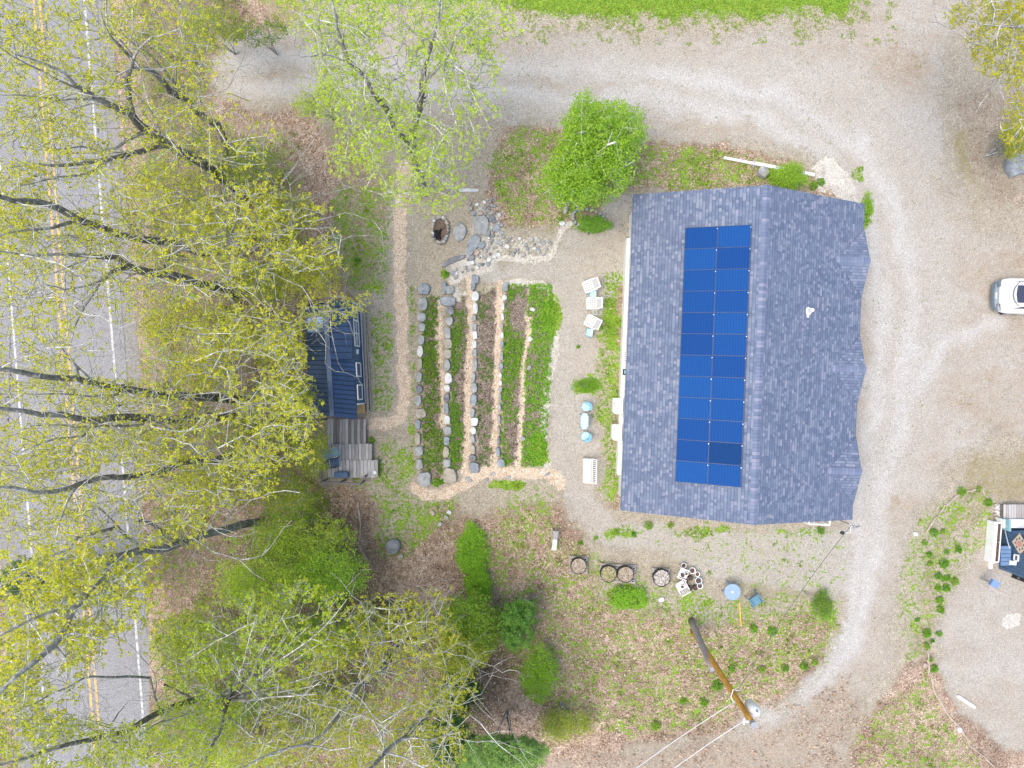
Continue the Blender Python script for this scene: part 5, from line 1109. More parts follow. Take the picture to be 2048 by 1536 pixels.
def np_mesh(name, V, F, C, mat, parent=None, smooth=False):
    me = bpy.data.meshes.new(name); n = F.shape[1]
    me.vertices.add(len(V)); me.vertices.foreach_set('co', V.astype(np.float32).ravel()); me.loops.add(F.size); me.loops.foreach_set('vertex_index', F.astype(np.int32).ravel())
    me.polygons.add(len(F)); me.polygons.foreach_set('loop_start', (np.arange(len(F)) * n).astype(np.int32)); me.polygons.foreach_set('loop_total', np.full(len(F), n, np.int32))
    me.update(calc_edges=True)
    ca = me.color_attributes.new('tint', 'FLOAT_COLOR', 'POINT'); ca.data.foreach_set('color', np.concatenate([C, np.ones((len(C), 1))], 1).astype(np.float32).ravel())
    if smooth: me.polygons.foreach_set('use_smooth', np.ones(len(F), bool))
    me.materials.append(mat); o = bpy.data.objects.new(name, me); link(o, parent); return o
def leaf_geo(C, m, L, col, var=.18, flat=.45, spread=0.0, wd=.55, yel=None):
    """m small diamond leaves round every centre of C; returns V, F, colours"""
    n = len(C); D = NR.normal(size=(n, m, 3)); D[..., 2] *= flat; D /= np.linalg.norm(D, axis=-1, keepdims=True) + 1e-9
    ll = L * NR.uniform(.6, 1.25, (n, m, 1)); P0 = C[:, None, :] + NR.normal(size=(n, m, 3)) * spread
    up = NR.normal(size=(n, m, 3)) * .45; up[..., 2] += 1; S = np.cross(D, up); S /= np.linalg.norm(S, axis=-1, keepdims=True) + 1e-9
    mid = P0 + D * ll * .55; V = np.stack([P0 + D * ll * .08, mid + S * ll * wd / 2, P0 + D * ll, mid - S * ll * wd / 2], 2).reshape(-1, 3)
    F = np.arange(n * m * 4).reshape(-1, 4)
    cc = np.array(col)[None, None, :] * (1 + NR.uniform(-var, var, (n, 1, 1)) + NR.uniform(-var * .7, var * .7, (n, m, 1)))
    if yel is not None: k = (NR.rand(n, 1, 1) ** 1.5); cc = cc * (1 - k) + np.array(yel)[None, None, :] * k * (1 + NR.uniform(-.15, .15, (n, m, 1)))
    cc = np.clip(cc, .004, .9); return V, F, np.repeat(cc.reshape(-1, 1, 3), 4, 1).reshape(-1, 3)
def seg_geo(P, Q, rp, rq, col, n=4):
    d = Q - P; d /= np.linalg.norm(d, axis=1, keepdims=True) + 1e-9; up = np.tile([[.13, .21, 1.0]], (len(P), 1)); up[np.abs(d[:, 2]) > .9] = [1, .1, .2]
    a = np.cross(d, up); a /= np.linalg.norm(a, axis=1, keepdims=True) + 1e-9; b_ = np.cross(d, a); vs = []
    for X, r_ in ((P, rp), (Q, rq)):
        for k in range(n): t = 2 * math.pi * k / n; vs.append(X + (a * math.cos(t) + b_ * math.sin(t)) * r_[:, None])
    V = np.stack(vs, 1).reshape(-1, 3); base = np.arange(len(P))[:, None] * 2 * n
    F = np.concatenate([base + np.array([[k, (k + 1) % n, n + (k + 1) % n, n + k]]) for k in range(n)], 0); return V, F, np.repeat(col, 2 * n, 0)
def poly_sample(P, n, gaps=()):
    P = np.array(P, float); out = []
    lo, hi = P.min(0), P.max(0)
    while len(out) < n:
        q = NR.uniform(lo, hi, (n * 2, 2)); s_ = poly_sd(q[:, 0], q[:, 1], P); w_ = max(8, min(80, .22 * min(hi - lo))); k = (s_ > 0) & (NR.rand(len(q)) < np.clip(s_ / w_ + .22, 0, 1))
        sc_ = 1.0 if w_ > 30 else .45 if w_ > 14 else .22; nn_ = vnoise(q[:, 0], q[:, 1], 70 * sc_, 5) * .5 + vnoise(q[:, 0], q[:, 1], 24 * sc_, 9) * .5; k &= NR.rand(len(q)) < (np.clip((nn_ - .22) * 3.0, .12, 1) if w_ > 14 else np.clip((nn_ - .36) * 4.0, .03, 1))
        for g in gaps: k &= ~((poly_sd(q[:, 0], q[:, 1], g) > -4) & (NR.rand(len(q)) < .8))
        out += list(q[k])
    return np.array(out[:n])
DARK = np.array([.19, .178, .158]); MIDB = np.array([.30, .285, .255]); PALEB = np.array([.43, .42, .39])
def tree(name, label, cat, group, base_px, limbs, crowns, col, yel=None, leafL=.13, m=7, pale=1.0, rmin=.008, step=.55, twigs=.42, spread=.02, flat=.55, dark=DARK, wd=.62):
    base = G(*base_px); root = thing(name, label, cat, base, 0, group); b0 = np.array(base)
    nodes, par, rad, path, fixed = [], [], [], [], []
    for li, L in enumerate(limbs):
        pts = [np.array(G(x, y) if z is None else W(x, y, z)) for x, y, z, _ in L]; rr = [r_ * (.80 if r_ > .12 else .75) for *_, r_ in L]
        prev = -1
        if nodes and li > 0:
            N = np.array(nodes); j = int(np.argmin(((N - pts[0]) ** 2).sum(1))); pts[0] = N[j].copy(); prev = j
        first = True
        for i in range(len(pts) - 1):
            seg = pts[i + 1] - pts[i]; k = max(1, int(np.linalg.norm(seg) / .5)); nrm = NR.normal(size=3) * .05 * np.linalg.norm(seg) ** .5
            for s in range(k + 1):
                if s == 0 and (i > 0 or (li > 0 and prev >= 0)): continue
                t = s / k; p = pts[i] + seg * t + nrm * math.sin(math.pi * t); r_ = rr[i] + (rr[i + 1] - rr[i]) * t
                nodes.append(p); par.append(prev); rad.append(r_); fixed.append(True)
                path.append(0 if prev < 0 else path[prev] + np.linalg.norm(p - nodes[prev])); prev = len(nodes) - 1
    big_ = name not in ('shrub', 'sapling', 'pine_tree', 'birch_tree')
    if big_:
        cand = [i for i in range(len(nodes)) if path[i] > .35 * max(path) and rad[i] < .14]
        for q_ in range(23):
            i0 = cand[NR.randint(len(cand))]; a_ = NR.uniform(0, 2 * math.pi); todo = [(i0, a_, NR.uniform(1.6, 4.2), NR.uniform(.015, .028), 0)]
            while todo:
                i0, a_, ln, r0, lv = todo.pop(); prev = i0; p = nodes[i0].copy(); ns = max(3, int(ln / .42)); up_ = NR.uniform(-.1, .35)
                for s in range(ns):
                    a_ += NR.normal() * .28; up_ += NR.normal() * .08; p = p + np.array([math.cos(a_), math.sin(a_), up_]) * ln / ns
                    nodes.append(p.copy()); par.append(prev); rad.append(r0 * (1 - .6 * (s + 1) / ns)); fixed.append(True); path.append(path[prev] + ln / ns); prev = len(nodes) - 1
                    if lv < 2 and NR.rand() < .34: todo.append((prev, a_ + NR.choice([-1, 1]) * NR.uniform(.6, 1.2), ln * NR.uniform(.3, .6), r0 * .65, lv + 1))
    C = []; big_ = name not in ('shrub', 'sapling', 'pine_tree')
    for (P, z0, z1, n) in crowns:
        n = int(n * (2.75 if big_ else 1.9))
        q = poly_sample(P, n, GAPS); z = NR.uniform(z0, z1, n); k = (H - z) / FPX; C.append(np.stack([(q[:, 0] - 1024) * k, (768 - q[:, 1]) * k, z], 1))
    C = np.concatenate(C, 0)
    n_all = len(nodes); cap_ = n_all + len(C) * 14; N = np.zeros((cap_, 3)); N[:n_all] = nodes; PL = np.zeros(cap_); PL[:n_all] = path
    far = PL[:n_all] < .28 * max(path) if twigs < 2 else np.zeros(n_all, bool)
    PEN = np.zeros(cap_); PEN[:n_all][far] = 3.0
    D0 = np.array([((N[:n_all] - c_) ** 2).sum(1).min() for c_ in C]); order = np.argsort(D0); cnt = list(np.zeros(n_all)); cnt = {}
    if twigs < 1: order = order[NR.rand(len(order)) < twigs]
    for j in order:
        c_ = C[j]; d = np.sqrt(((N[:n_all] - c_) ** 2).sum(1)); i = int(np.argmin(d + .12 * PL[:n_all] + PEN[:n_all])); dist = d[i]
        k = max(1, int(dist / step)); a_ = N[i].copy(); prev = i; bend = NR.normal(size=3) * .11 * dist; bend[2] = abs(bend[2]) * .6
        for s in range(1, k + 1):
            if n_all >= cap_ - 1: break
            t = s / k; p = a_ + (c_ - a_) * t + bend * math.sin(math.pi * t) * .8 + (NR.normal(size=3) * .035 if s < k else 0)
            N[n_all] = p; PL[n_all] = PL[prev] + np.linalg.norm(p - N[prev]); par.append(prev); rad.append(0); fixed.append(False); prev = n_all; n_all += 1
        cnt[prev] = cnt.get(prev, 0) + 1
    c2 = np.zeros(n_all)
    for k_, v_ in cnt.items(): c2[k_] += v_
    for i in range(n_all - 1, 0, -1):
        if par[i] >= 0 and not fixed[i]: c2[par[i]] += c2[i]
    R_ = np.array([rad[i] if fixed[i] else rmin * (.75 + .42 * math.sqrt(c2[i] + .0)) for i in range(n_all)])
    idx = np.array([i for i in range(n_all) if par[i] >= 0]); pi = np.array([par[i] for i in idx])
    rp = np.minimum(R_[pi], R_[idx] * 1.35 + .004)
    Pn = N[pi] - b0; Qn = N[idx] - b0; rq = R_[idx]
    k = np.clip((rq - .02) / .10, 0, 1)[:, None]; thin = np.clip((.014 - rq) / .006, 0, 1)[:, None]; light = PALEB * pale * (1 - .3 * thin) + (MIDB - PALEB * pale) * np.clip((rq - .03) / .05, 0, 1)[:, None] * (1 - thin)
    colr = light * (1 - k) + dark * k; colr = colr * NR.uniform(.75, 1.2, (len(idx), 1))
    big = rq > .045; geo = []
    if big.any(): geo.append(seg_geo(Pn[big], Qn[big] + (Qn[big] - Pn[big]) * .06, rp[big], rq[big], colr[big], 8))
    if (~big).any(): geo.append(seg_geo(Pn[~big], Qn[~big], rp[~big], rq[~big], colr[~big], 3 if True else 4))
    V = np.concatenate([g[0] for g in geo]); off = 0; Fs = []
    for g in geo: Fs.append(g[1] + off); off += len(g[0])
    np_mesh('trunk', V, np.concatenate(Fs), np.concatenate([g[2] for g in geo]), M_BARK, root, True)
    V, F, Cc = leaf_geo(C - b0, m, leafL, col, yel=yel, spread=spread, flat=flat, wd=wd)
    np_mesh('crown', V, F, Cc, M_LEAF, root); return root

GAPS = [[(150, 645), (212, 610), (232, 690), (262, 755), (150, 745)], [(190, 1362), (292, 1356), (296, 1400), (250, 1440), (200, 1445)], [(478, 85), (545, 60), (620, 90), (630, 190), (560, 205), (470, 185)],
        [(615, 235), (655, 240), (640, 330), (590, 330), (560, 260)], [(205, 930), (262, 925), (262, 985), (200, 1000)], [(612, 668), (710, 645), (735, 700), (735, 960), (660, 960), (665, 845), (630, 810), (618, 740)], [(90, 1290), (125, 1290), (125, 1380), (85, 1380)], [(470, 40), (520, 10), (560, 60), (500, 80)]]
YEL = (.42, .47, .04); YL2 = (.66, .62, .05); LIME = (.40, .55, .045); LIM2 = (.58, .70, .08); OLV = (.33, .38, .035); OL2 = (.38, .36, .03); GRN = (.13, .27, .022); GR2 = (.24, .40, .035); BRT = (.17, .38, .02)
tg = 'tall spring maples along the road'
tree('maple_tree', 'tall forked maple with dark trunks leaning to the top left corner', 'tree', tg, (490, 395), [
  [(490, 395, None, .34), (435, 352, 2, .30), (381, 312, 5.5, .27), (338, 288, 7.5, .25), (294, 260, 9.5, .21), (263, 228, 11, .18), (210, 205, 12.2, .13), (167, 180, 13, .10), (130, 146, 14, .07), (31, 109, 15.5, .04)],
  [(263, 228, 11, .15), (256, 164, 12, .12), (262, 135, 13, .10), (276, 99, 14, .06), (305, 72, 14.5, .03)], [(262, 135, 13, .06), (290, 138, 12.8, .05), (314, 139, 12.6, .03)], [(262, 135, 13, .06), (235, 150, 13, .04), (222, 170, 13, .025)],
  [(435, 352, 2, .22), (452, 290, 4, .21), (435, 250, 5.5, .2), (372, 200, 8, .17), (338, 180, 9.5, .15), (281, 138, 11.5, .10), (219, 70, 14, .06), (200, 20, 15, .04)],
  [(338, 288, 7.5, .17), (286, 302, 8.5, .14), (216, 318, 10, .11), (104, 331, 12.5, .07), (20, 335, 14, .03)], [(216, 318, 10, .09), (200, 334, 10.5, .08), (167, 349, 11.5, .07), (117, 354, 13, .05), (40, 372, 14, .03)],
  [(294, 260, 9.5, .10), (250, 282, 10.5, .09), (232, 297, 11, .07), (160, 292, 12, .05), (40, 295, 14, .03)], [(372, 200, 8, .09), (350, 167, 9, .08), (294, 104, 11, .05), (240, 60, 12.5, .03)], [(372, 250, 8, .05), (385, 285, 7.6, .045), (404, 297, 7.5, .05), (443, 318, 7, .045), (480, 328, 7, .035), (520, 329, 7, .02)],
  [(338, 180, 9.5, .06), (365, 172, 9.3, .05), (410, 160, 9, .04), (428, 170, 9, .02)], [(167, 180, 13, .06), (80, 140, 14.5, .05), (0, 95, 16, .03)], [(210, 205, 12.2, .07), (120, 200, 13.5, .05), (0, 190, 15, .03)], [(281, 138, 11.5, .06), (215, 55, 13, .05), (212, 0, 14, .03)]],
  [([(-40, -40), (420, -40), (520, 60), (470, 100), (480, 170), (560, 260), (540, 330), (440, 360), (200, 400), (-40, 400)], 6, 14.5, 1150), ([(-40, -40), (300, -40), (300, 380), (-40, 380)], 9, 15, 330)], YEL, YL2, .083)
tree('maple_tree', 'maple with thick grey trunk crossing from the woods toward the left edge at mid height', 'tree', tg, (470, 592), [
  [(470, 592, None, .30), (420, 575, 2.5, .27), (390, 565, 4.5, .25), (325, 547, 7, .22), (270, 536, 9, .19), (234, 513, 10.5, .13), (182, 512, 12, .10), (120, 508, 13.5, .07), (0, 503, 15, .04)],
  [(325, 547, 7, .14), (331, 525, 7.2, .12), (342, 508, 7.4, .11), (390, 489, 7.5, .09), (440, 470, 8, .05)], [(270, 536, 9, .12), (221, 545, 10.5, .09), (203, 562, 11, .08), (170, 612, 11.5, .06), (151, 648, 12, .05), (140, 690, 12, .03)],
  [(203, 562, 11, .07), (130, 580, 12.5, .05), (90, 570, 13.5, .03)], [(182, 512, 12, .06), (172, 520, 12.2, .04), (110, 545, 13, .035), (60, 555, 13.5, .02)], [(420, 575, 2.5, .07), (500, 540, 6, .05), (560, 520, 7, .03)]],
  [([(-40, 400), (240, 440), (480, 470), (560, 500), (540, 620), (300, 640), (130, 700), (-40, 690)], 6, 14, 620)], YEL, YL2, .083)
tree('maple_tree', 'maple whose dark trunk reaches the left edge just above the grey trunked maple', 'tree', tg, (470, 505), [
  [(470, 505, None, .30), (430, 500, 2, .26), (372, 492, 5, .22), (294, 480, 8, .19), (213, 460, 10.5, .18), (156, 440, 12, .16), (104, 411, 13.5, .14), (52, 402, 14.5, .12), (0, 393, 15.5, .10)],
  [(156, 440, 12, .10), (104, 456, 13, .07), (50, 460, 14, .05), (-20, 480, 15, .03)], [(294, 480, 8, .09), (276, 461, 8.5, .07), (250, 440, 9, .05), (220, 400, 10, .03)],
  [(372, 492, 5, .07), (400, 475, 7, .06), (460, 468, 7.5, .055), (540, 466, 7.5, .05), (582, 456, 7.5, .045), (660, 455, 7.5, .03)], [(582, 456, 7.5, .035), (610, 442, 7.5, .03), (650, 440, 7.5, .015)], [(582, 456, 7.5, .03), (586, 420, 7.6, .028), (583, 395, 7.8, .02), (560, 368, 8, .015)],
  [(460, 468, 7.5, .05), (480, 430, 7.8, .035), (483, 410, 8, .03), (455, 375, 8, .02)], [(460, 468, 7.5, .05), (475, 500, 7.6, .045), (498, 528, 7.8, .035), (510, 530, 8, .02)]],
  [([(-40, 380), (300, 380), (560, 340), (680, 430), (690, 540), (480, 560), (250, 500), (-40, 500)], 6, 14, 850), ([(-40, 300), (110, 300), (120, 560), (-40, 560)], 10, 15, 170)], YEL, YL2, .083)
tree('maple_tree', 'maple with long dark trunk lying across the road view above the lower road gap', 'tree', tg, (480, 799), [
  [(480, 799, None, .30), (422, 794, 3, .25), (328, 790, 7.5, .21), (250, 776, 10, .18), (187, 766, 12, .14), (156, 757, 13, .13), (78, 752, 14.5, .12), (0, 737, 15.5, .10)],
  [(328, 790, 7.5, .08), (290, 791, 8.8, .08), (300, 808, 8.8, .07), (309, 829, 8.8, .06), (320, 850, 9, .03)], [(187, 766, 12, .08), (160, 740, 12.5, .07), (138, 718, 13, .06), (118, 690, 13, .05), (95, 660, 13.3, .03)], [(156, 757, 13, .08), (152, 735, 13, .07), (140, 715, 13, .05)],
  [(250, 776, 10, .08), (210, 790, 11.5, .06), (150, 790, 12.5, .05), (70, 789, 14, .03)], [(422, 794, 3, .06), (470, 740, 6, .05), (530, 690, 7, .04), (560, 640, 7.5, .03)], [(480, 760, 5, .05), (520, 700, 6.5, .045), (600, 640, 7, .03)]],
  [([(-40, 680), (120, 700), (270, 740), (300, 640), (560, 600), (640, 700), (620, 830), (300, 850), (-40, 820)], 5, 14, 800), ([(600, 580), (745, 585), (735, 625), (690, 650), (640, 680), (590, 650)], 5.5, 8.5, 90)], YEL, YL2, .083)
tree('maple_tree', 'maple with dark trunk just below the long trunk over the road', 'tree', tg, (478, 832), [
  [(478, 832, None, .30), (422, 833, 3, .25), (328, 841, 7.5, .21), (219, 836, 11, .16), (125, 829, 13.5, .13), (47, 822, 14.8, .10), (-20, 815, 15.6, .08)], [(328, 841, 7.5, .09), (280, 850, 9, .07), (219, 852, 10.5, .06), (150, 855, 12, .05), (60, 852, 13.5, .03)],
  [(219, 836, 11, .09), (165, 872, 12, .07), (140, 876, 12.5, .06), (78, 888, 13.8, .05), (30, 910, 14.5, .03)], [(478, 832, 1, .05), (500, 800, 5, .04), (560, 790, 6.5, .035), (620, 776, 7, .02)], [(422, 833, 3, .06), (450, 790, 6, .05), (475, 800, 7, .04), (515, 820, 7.5, .03)]],
  [([(-40, 820), (300, 830), (600, 780), (660, 800), (640, 930), (400, 950), (-40, 950)], 5, 14, 700), ([(-40, 620), (220, 640), (230, 1080), (-40, 1080)], 9, 15, 300)], YEL, YL2, .083)
tree('maple_tree', 'maple with mossy trunk in the left middle below the road crossing trunks', 'tree', tg, (500, 908), [
  [(500, 908, None, .28), (450, 916, 2.5, .24), (403, 925, 5, .2), (344, 935, 7.5, .17), (240, 955, 10.5, .13), (156, 969, 12.5, .12), (70, 985, 14.5, .09), (-20, 975, 15.8, .06)], [(156, 969, 12.5, .07), (135, 1000, 13, .06), (120, 1040, 13.3, .05), (112, 1080, 13.5, .03)],
  [(403, 925, 5, .06), (380, 900, 8, .05), (345, 892, 9, .05), (310, 885, 9.5, .035)], [(345, 892, 9, .05), (390, 900, 8.5, .04), (440, 922, 8, .035), (480, 915, 8, .02)], [(344, 935, 7.5, .07), (300, 965, 10, .07), (335, 1005, 10, .07), (360, 1040, 9.5, .065), (372, 1068, 9, .05), (400, 1085, 9, .05), (430, 1105, 9, .045), (480, 1120, 8.5, .035), (530, 1160, 8, .02)],
  [(300, 965, 10, .06), (275, 925, 11, .05), (265, 900, 11.5, .03)], [(360, 1040, 9.5, .04), (420, 1055, 9, .04), (470, 1065, 9, .02)]],
  [([(-40, 930), (300, 900), (560, 900), (560, 1000), (440, 1020), (400, 1100), (150, 1080), (-40, 1100)], 5, 14, 760)], YEL, YL2, .083)
tree('maple_tree', 'pale grey trunked maple whose thick limb runs down to the lower left edge', 'tree', tg, (515, 1045), [
  [(515, 1045, None, .28), (450, 1060, 2.5, .24), (380, 1078, 6, .2), (281, 1100, 9, .19), (225, 1118, 11, .2), (210, 1137, 11.5, .19), (199, 1157, 12, .18), (170, 1191, 12.6, .17), (142, 1225, 13.2, .16), (125, 1265, 13.8, .15), (108, 1290, 14.2, .14), (65, 1327, 15, .11), (0, 1384, 16, .07)],
  [(142, 1225, 13.2, .1), (108, 1222, 13.7, .08), (57, 1242, 14.5, .06), (0, 1272, 15.3, .05)], [(125, 1265, 13.8, .07), (165, 1268, 13.5, .06), (205, 1280, 13, .03)], [(108, 1290, 14.2, .06), (130, 1315, 14, .06), (135, 1345, 14, .03)], [(281, 1100, 9, .06), (240, 1060, 11, .05), (232, 1050, 11.5, .06), (190, 1010, 12, .05), (150, 960, 12.5, .03)],
  [(281, 1041, 9, .10), (235, 1055, 10.5, .09), (156, 1075, 12, .07), (110, 1110, 13, .06), (60, 1140, 13.8, .05), (0, 1175, 14.6, .03)], [(450, 1060, 2.5, .06), (480, 1000, 7, .05), (540, 985, 8, .045), (600, 985, 8, .03)], [(380, 1078, 6, .09), (330, 1070, 8, .10), (281, 1041, 9, .10)]],
  [([(-40, 1080), (160, 1060), (330, 1080), (330, 1200), (260, 1280), (160, 1340), (-40, 1420)], 7, 15, 560), ([(60, 1080), (330, 1060), (360, 1300), (120, 1350)], 5, 12, 160), ([(-40, 1080), (110, 1080), (200, 1250), (120, 1560), (-40, 1560)], 9, 15, 300)], YEL, YL2, .112, pale=1.1, dark=np.array([.26, .255, .235]))
tree('maple_tree', 'bare branched tree with broken pale limb over the road at the bottom left', 'tree', tg, (420, 1392), [
  [(420, 1392, None, .26), (390, 1400, 1.5, .22), (330, 1420, 5, .18), (260, 1460, 8, .14), (180, 1480, 10.5, .12), (100, 1500, 12.5, .09), (0, 1530, 14.5, .05)], [(330, 1370, 5, .07), (300, 1356, 7.5, .07), (255, 1353, 9, .065), (184, 1353, 10.5, .06), (142, 1372, 11.5, .05), (95, 1392, 12.5, .035), (45, 1415, 13.5, .02)], [(390, 1400, 1.5, .06), (360, 1385, 4, .07), (330, 1370, 5, .07)],
  [(260, 1460, 8, .08), (240, 1490, 9, .06), (200, 1530, 10.5, .03)], [(240, 1480, 8.8, .06), (170, 1450, 10.5, .05), (100, 1440, 12, .04), (20, 1440, 13.5, .02)]],
  [([(-40, 1330), (90, 1340), (120, 1420), (260, 1440), (420, 1480), (420, 1580), (-40, 1580)], 5, 14, 800), ([(300, 1250), (420, 1200), (420, 1380), (330, 1380)], 2, 8, 300)], YEL, (.36, .44, .05), .094)
tree('ash_tree', 'many stemmed grey tree with fine upright twigs and lime leaves at the lower left', 'tree', tg, (560, 1300), [
  [(560, 1300, None, .25), (520, 1330, 1.5, .22), (490, 1365, 3.5, .2), (454, 1398, 6, .17), (447, 1430, 8, .12), (430, 1480, 10, .08), (400, 1540, 12, .04)]] +
  [[(454, 1398, 6, .10), (454 + dx1 * .45 + 6, 1398 + dy1 * .42, 7.5 + i * .2, .06), (454 + dx1, 1398 + dy1, 9 + i * .2, .02)] for i, (dx1, dy1) in enumerate([(105, -156), (130, -140), (170, -150), (150, -100), (200, -120), (220, -60), (190, -30), (120, -180), (-30, -90), (-60, -20), (60, -170), (240, -200), (180, -10)])] +
  [[(454, 1398, 6, .08), (400, 1420, 8.5, .06), (340, 1440, 9.5, .05), (280, 1470, 11, .03)], [(447, 1430, 8, .07), (500, 1470, 8.5, .05), (560, 1500, 9, .03)]],
  [([(330, 1240), (430, 1190), (600, 1150), (700, 1190), (700, 1300), (600, 1380), (480, 1400), (460, 1536), (330, 1540), (260, 1500), (330, 1380)], 4, 10.5, 1500)], LIME, (.44, .48, .04), .09, m=7, pale=1.05, dark=np.array([.2, .195, .18]))
tree('oak_tree', 'grey tree with forked pale crown in the lower middle of the woods', 'tree', tg, (792, 1292), [
  [(792, 1292, None, .22), (780, 1318, 2.5, .20), (755, 1345, 5, .16), (729, 1368, 6.5, .12), (700, 1400, 8, .10), (660, 1452, 10, .08), (607, 1490, 11.5, .07), (520, 1518, 13, .05), (440, 1560, 14, .03)],
  [(789, 1307, 1.5, .10), (835, 1316, 4, .09), (868, 1308, 5, .07), (914, 1286, 5.6, .04), (925, 1285, 6, .02)], [(789, 1307, 1.5, .09), (800, 1285, 4, .08), (830, 1255, 5, .07), (872, 1235, 5.5, .05), (879, 1210, 6, .03), (878, 1190, 6.2, .015)], [(800, 1285, 4, .05), (812, 1258, 5, .04), (805, 1215, 6, .03)],
  [(780, 1318, 2.5, .06), (765, 1290, 5, .05), (760, 1260, 6, .04), (740, 1240, 6.5, .02)], [(700, 1400, 8, .06), (665, 1398, 8.5, .05), (615, 1405, 9, .05), (616, 1440, 9.5, .04), (608, 1475, 10, .03)], [(607, 1490, 11.5, .05), (660, 1500, 11, .05), (700, 1495, 11, .03)]],
  [([(560, 1330), (720, 1190), (900, 1170), (930, 1290), (880, 1330), (760, 1420), (640, 1540), (480, 1560), (430, 1480), (540, 1400)], 4, 11, 900)], OLV, (.46, .44, .04), .092, pale=1.1)
tree('oak_tree', 'pale limbed tree with bare forks reaching the bottom edge left of the pines', 'tree', tg, (905, 1345), [
  [(905, 1345, None, .22), (890, 1375, 2.5, .19), (868, 1410, 5.5, .15), (834, 1450, 8, .12), (800, 1480, 10, .10), (770, 1505, 11, .10), (738, 1540, 12.5, .08)], [(834, 1450, 8, .06), (868, 1405, 8, .05), (900, 1375, 7.5, .04), (914, 1366, 7.5, .02)], [(800, 1480, 10, .07), (860, 1480, 9.5, .06), (892, 1470, 9, .06), (905, 1410, 9, .04), (925, 1380, 9, .02)],
  [(892, 1470, 9, .05), (920, 1450, 9, .035), (940, 1430, 9, .02)], [(892, 1470, 9, .04), (918, 1465, 9, .03), (922, 1500, 9, .02)], [(770, 1505, 11, .06), (762, 1470, 11, .05), (745, 1440, 11, .03)], [(770, 1505, 11, .06), (810, 1515, 11, .05), (860, 1540, 11, .04)], [(834, 1450, 8, .05), (780, 1460, 9, .04), (750, 1475, 9.5, .03)]],
  [([(680, 1440), (800, 1380), (940, 1330), (960, 1400), (940, 1500), (920, 1560), (660, 1560)], 4, 11, 520)], OLV, (.44, .44, .04), .092, pale=1.15)
tree('maple_tree', 'lime green forked maple standing over the drive in the upper middle', 'tree', tg, (842, 385), [
  [(842, 385, None, .30), (838, 350, 1.5, .26), (832, 322, 3.5, .24), (828, 301, 4.5, .22), (812, 278, 5.5, .17), (787, 252, 6.8, .15), (762, 205, 8.3, .13), (736, 165, 9.5, .12), (708, 131, 10.5, .11), (686, 93, 11.5, .10), (674, 55, 12.3, .07), (664, 0, 13.5, .05)],
  [(828, 301, 4.5, .20), (826, 270, 5.8, .18), (833, 235, 7, .17), (840, 202, 8, .16), (845, 165, 9, .14), (853, 118, 10.3, .12), (866, 75, 11.5, .10), (877, 35, 12.5, .07), (884, -20, 13.5, .05)], [(845, 165, 9, .09), (868, 145, 10, .08), (883, 128, 10.5, .07), (910, 71, 11.7, .05), (945, 25, 12.8, .03)],
  [(840, 202, 8, .06), (870, 185, 8.8, .045), (930, 160, 9.5, .03), (985, 175, 10, .015)], [(762, 205, 8.3, .06), (730, 215, 8.8, .045), (700, 233, 9, .02)], [(812, 278, 5.5, .05), (770, 262, 7, .035), (735, 285, 7.5, .03), (730, 310, 7.5, .015)], [(838, 350, 1.5, .06), (850, 335, 4, .05), (885, 340, 5, .045), (905, 325, 5.5, .02)],
  [(885, 340, 5, .03), (868, 300, 5.5, .025), (890, 290, 5.8, .015)], [(708, 131, 10.5, .05), (660, 110, 11.3, .04), (600, 115, 12, .015)], [(828, 301, 4.5, .07), (800, 320, 5, .04), (740, 350, 5.5, .02)], [(686, 93, 11.5, .05), (640, 40, 12.5, .04), (570, 20, 13, .02)], [(840, 202, 8, .04), (900, 215, 8.5, .03), (940, 240, 9, .015)]],
  [([(540, -30), (1010, -30), (1050, 70), (1000, 160), (1020, 200), (980, 270), (930, 350), (930, 410), (850, 440), (760, 400), (660, 350), (640, 240), (600, 130)], 4.5, 12.5, 2100)], LIME, LIM2, .078)
tree('maple_tree', 'olive yellow maple branches entering from the top right corner', 'tree', tg, (2085, 260), [
  [(2085, 260, None, .2), (2110, 220, 3, .18), (2120, 150, 6, .15), (2090, 70, 9, .12), (2048, 52, 9.6, .09), (2000, 52, 10, .06), (1985, 50, 10, .04), (1935, 40, 10.3, .02)], [(2000, 52, 10, .04), (1993, 75, 10, .03), (1965, 92, 10, .02)], [(1985, 50, 10, .05), (1990, 20, 10.2, .05), (1978, -10, 10.5, .04)], [(2048, 52, 9.6, .04), (2030, 120, 9, .03), (2020, 150, 9, .02)], [(2110, 220, 3, .05), (2060, 220, 6, .04), (2020, 230, 7, .02)]],
  [([(1880, 40), (1900, 10), (1990, -20), (2090, -20), (2090, 340), (2030, 330), (2000, 270), (2010, 170), (1950, 140), (1940, 90)], 5, 10.5, 480)], (.40, .42, .04), (.52, .46, .05), .10)

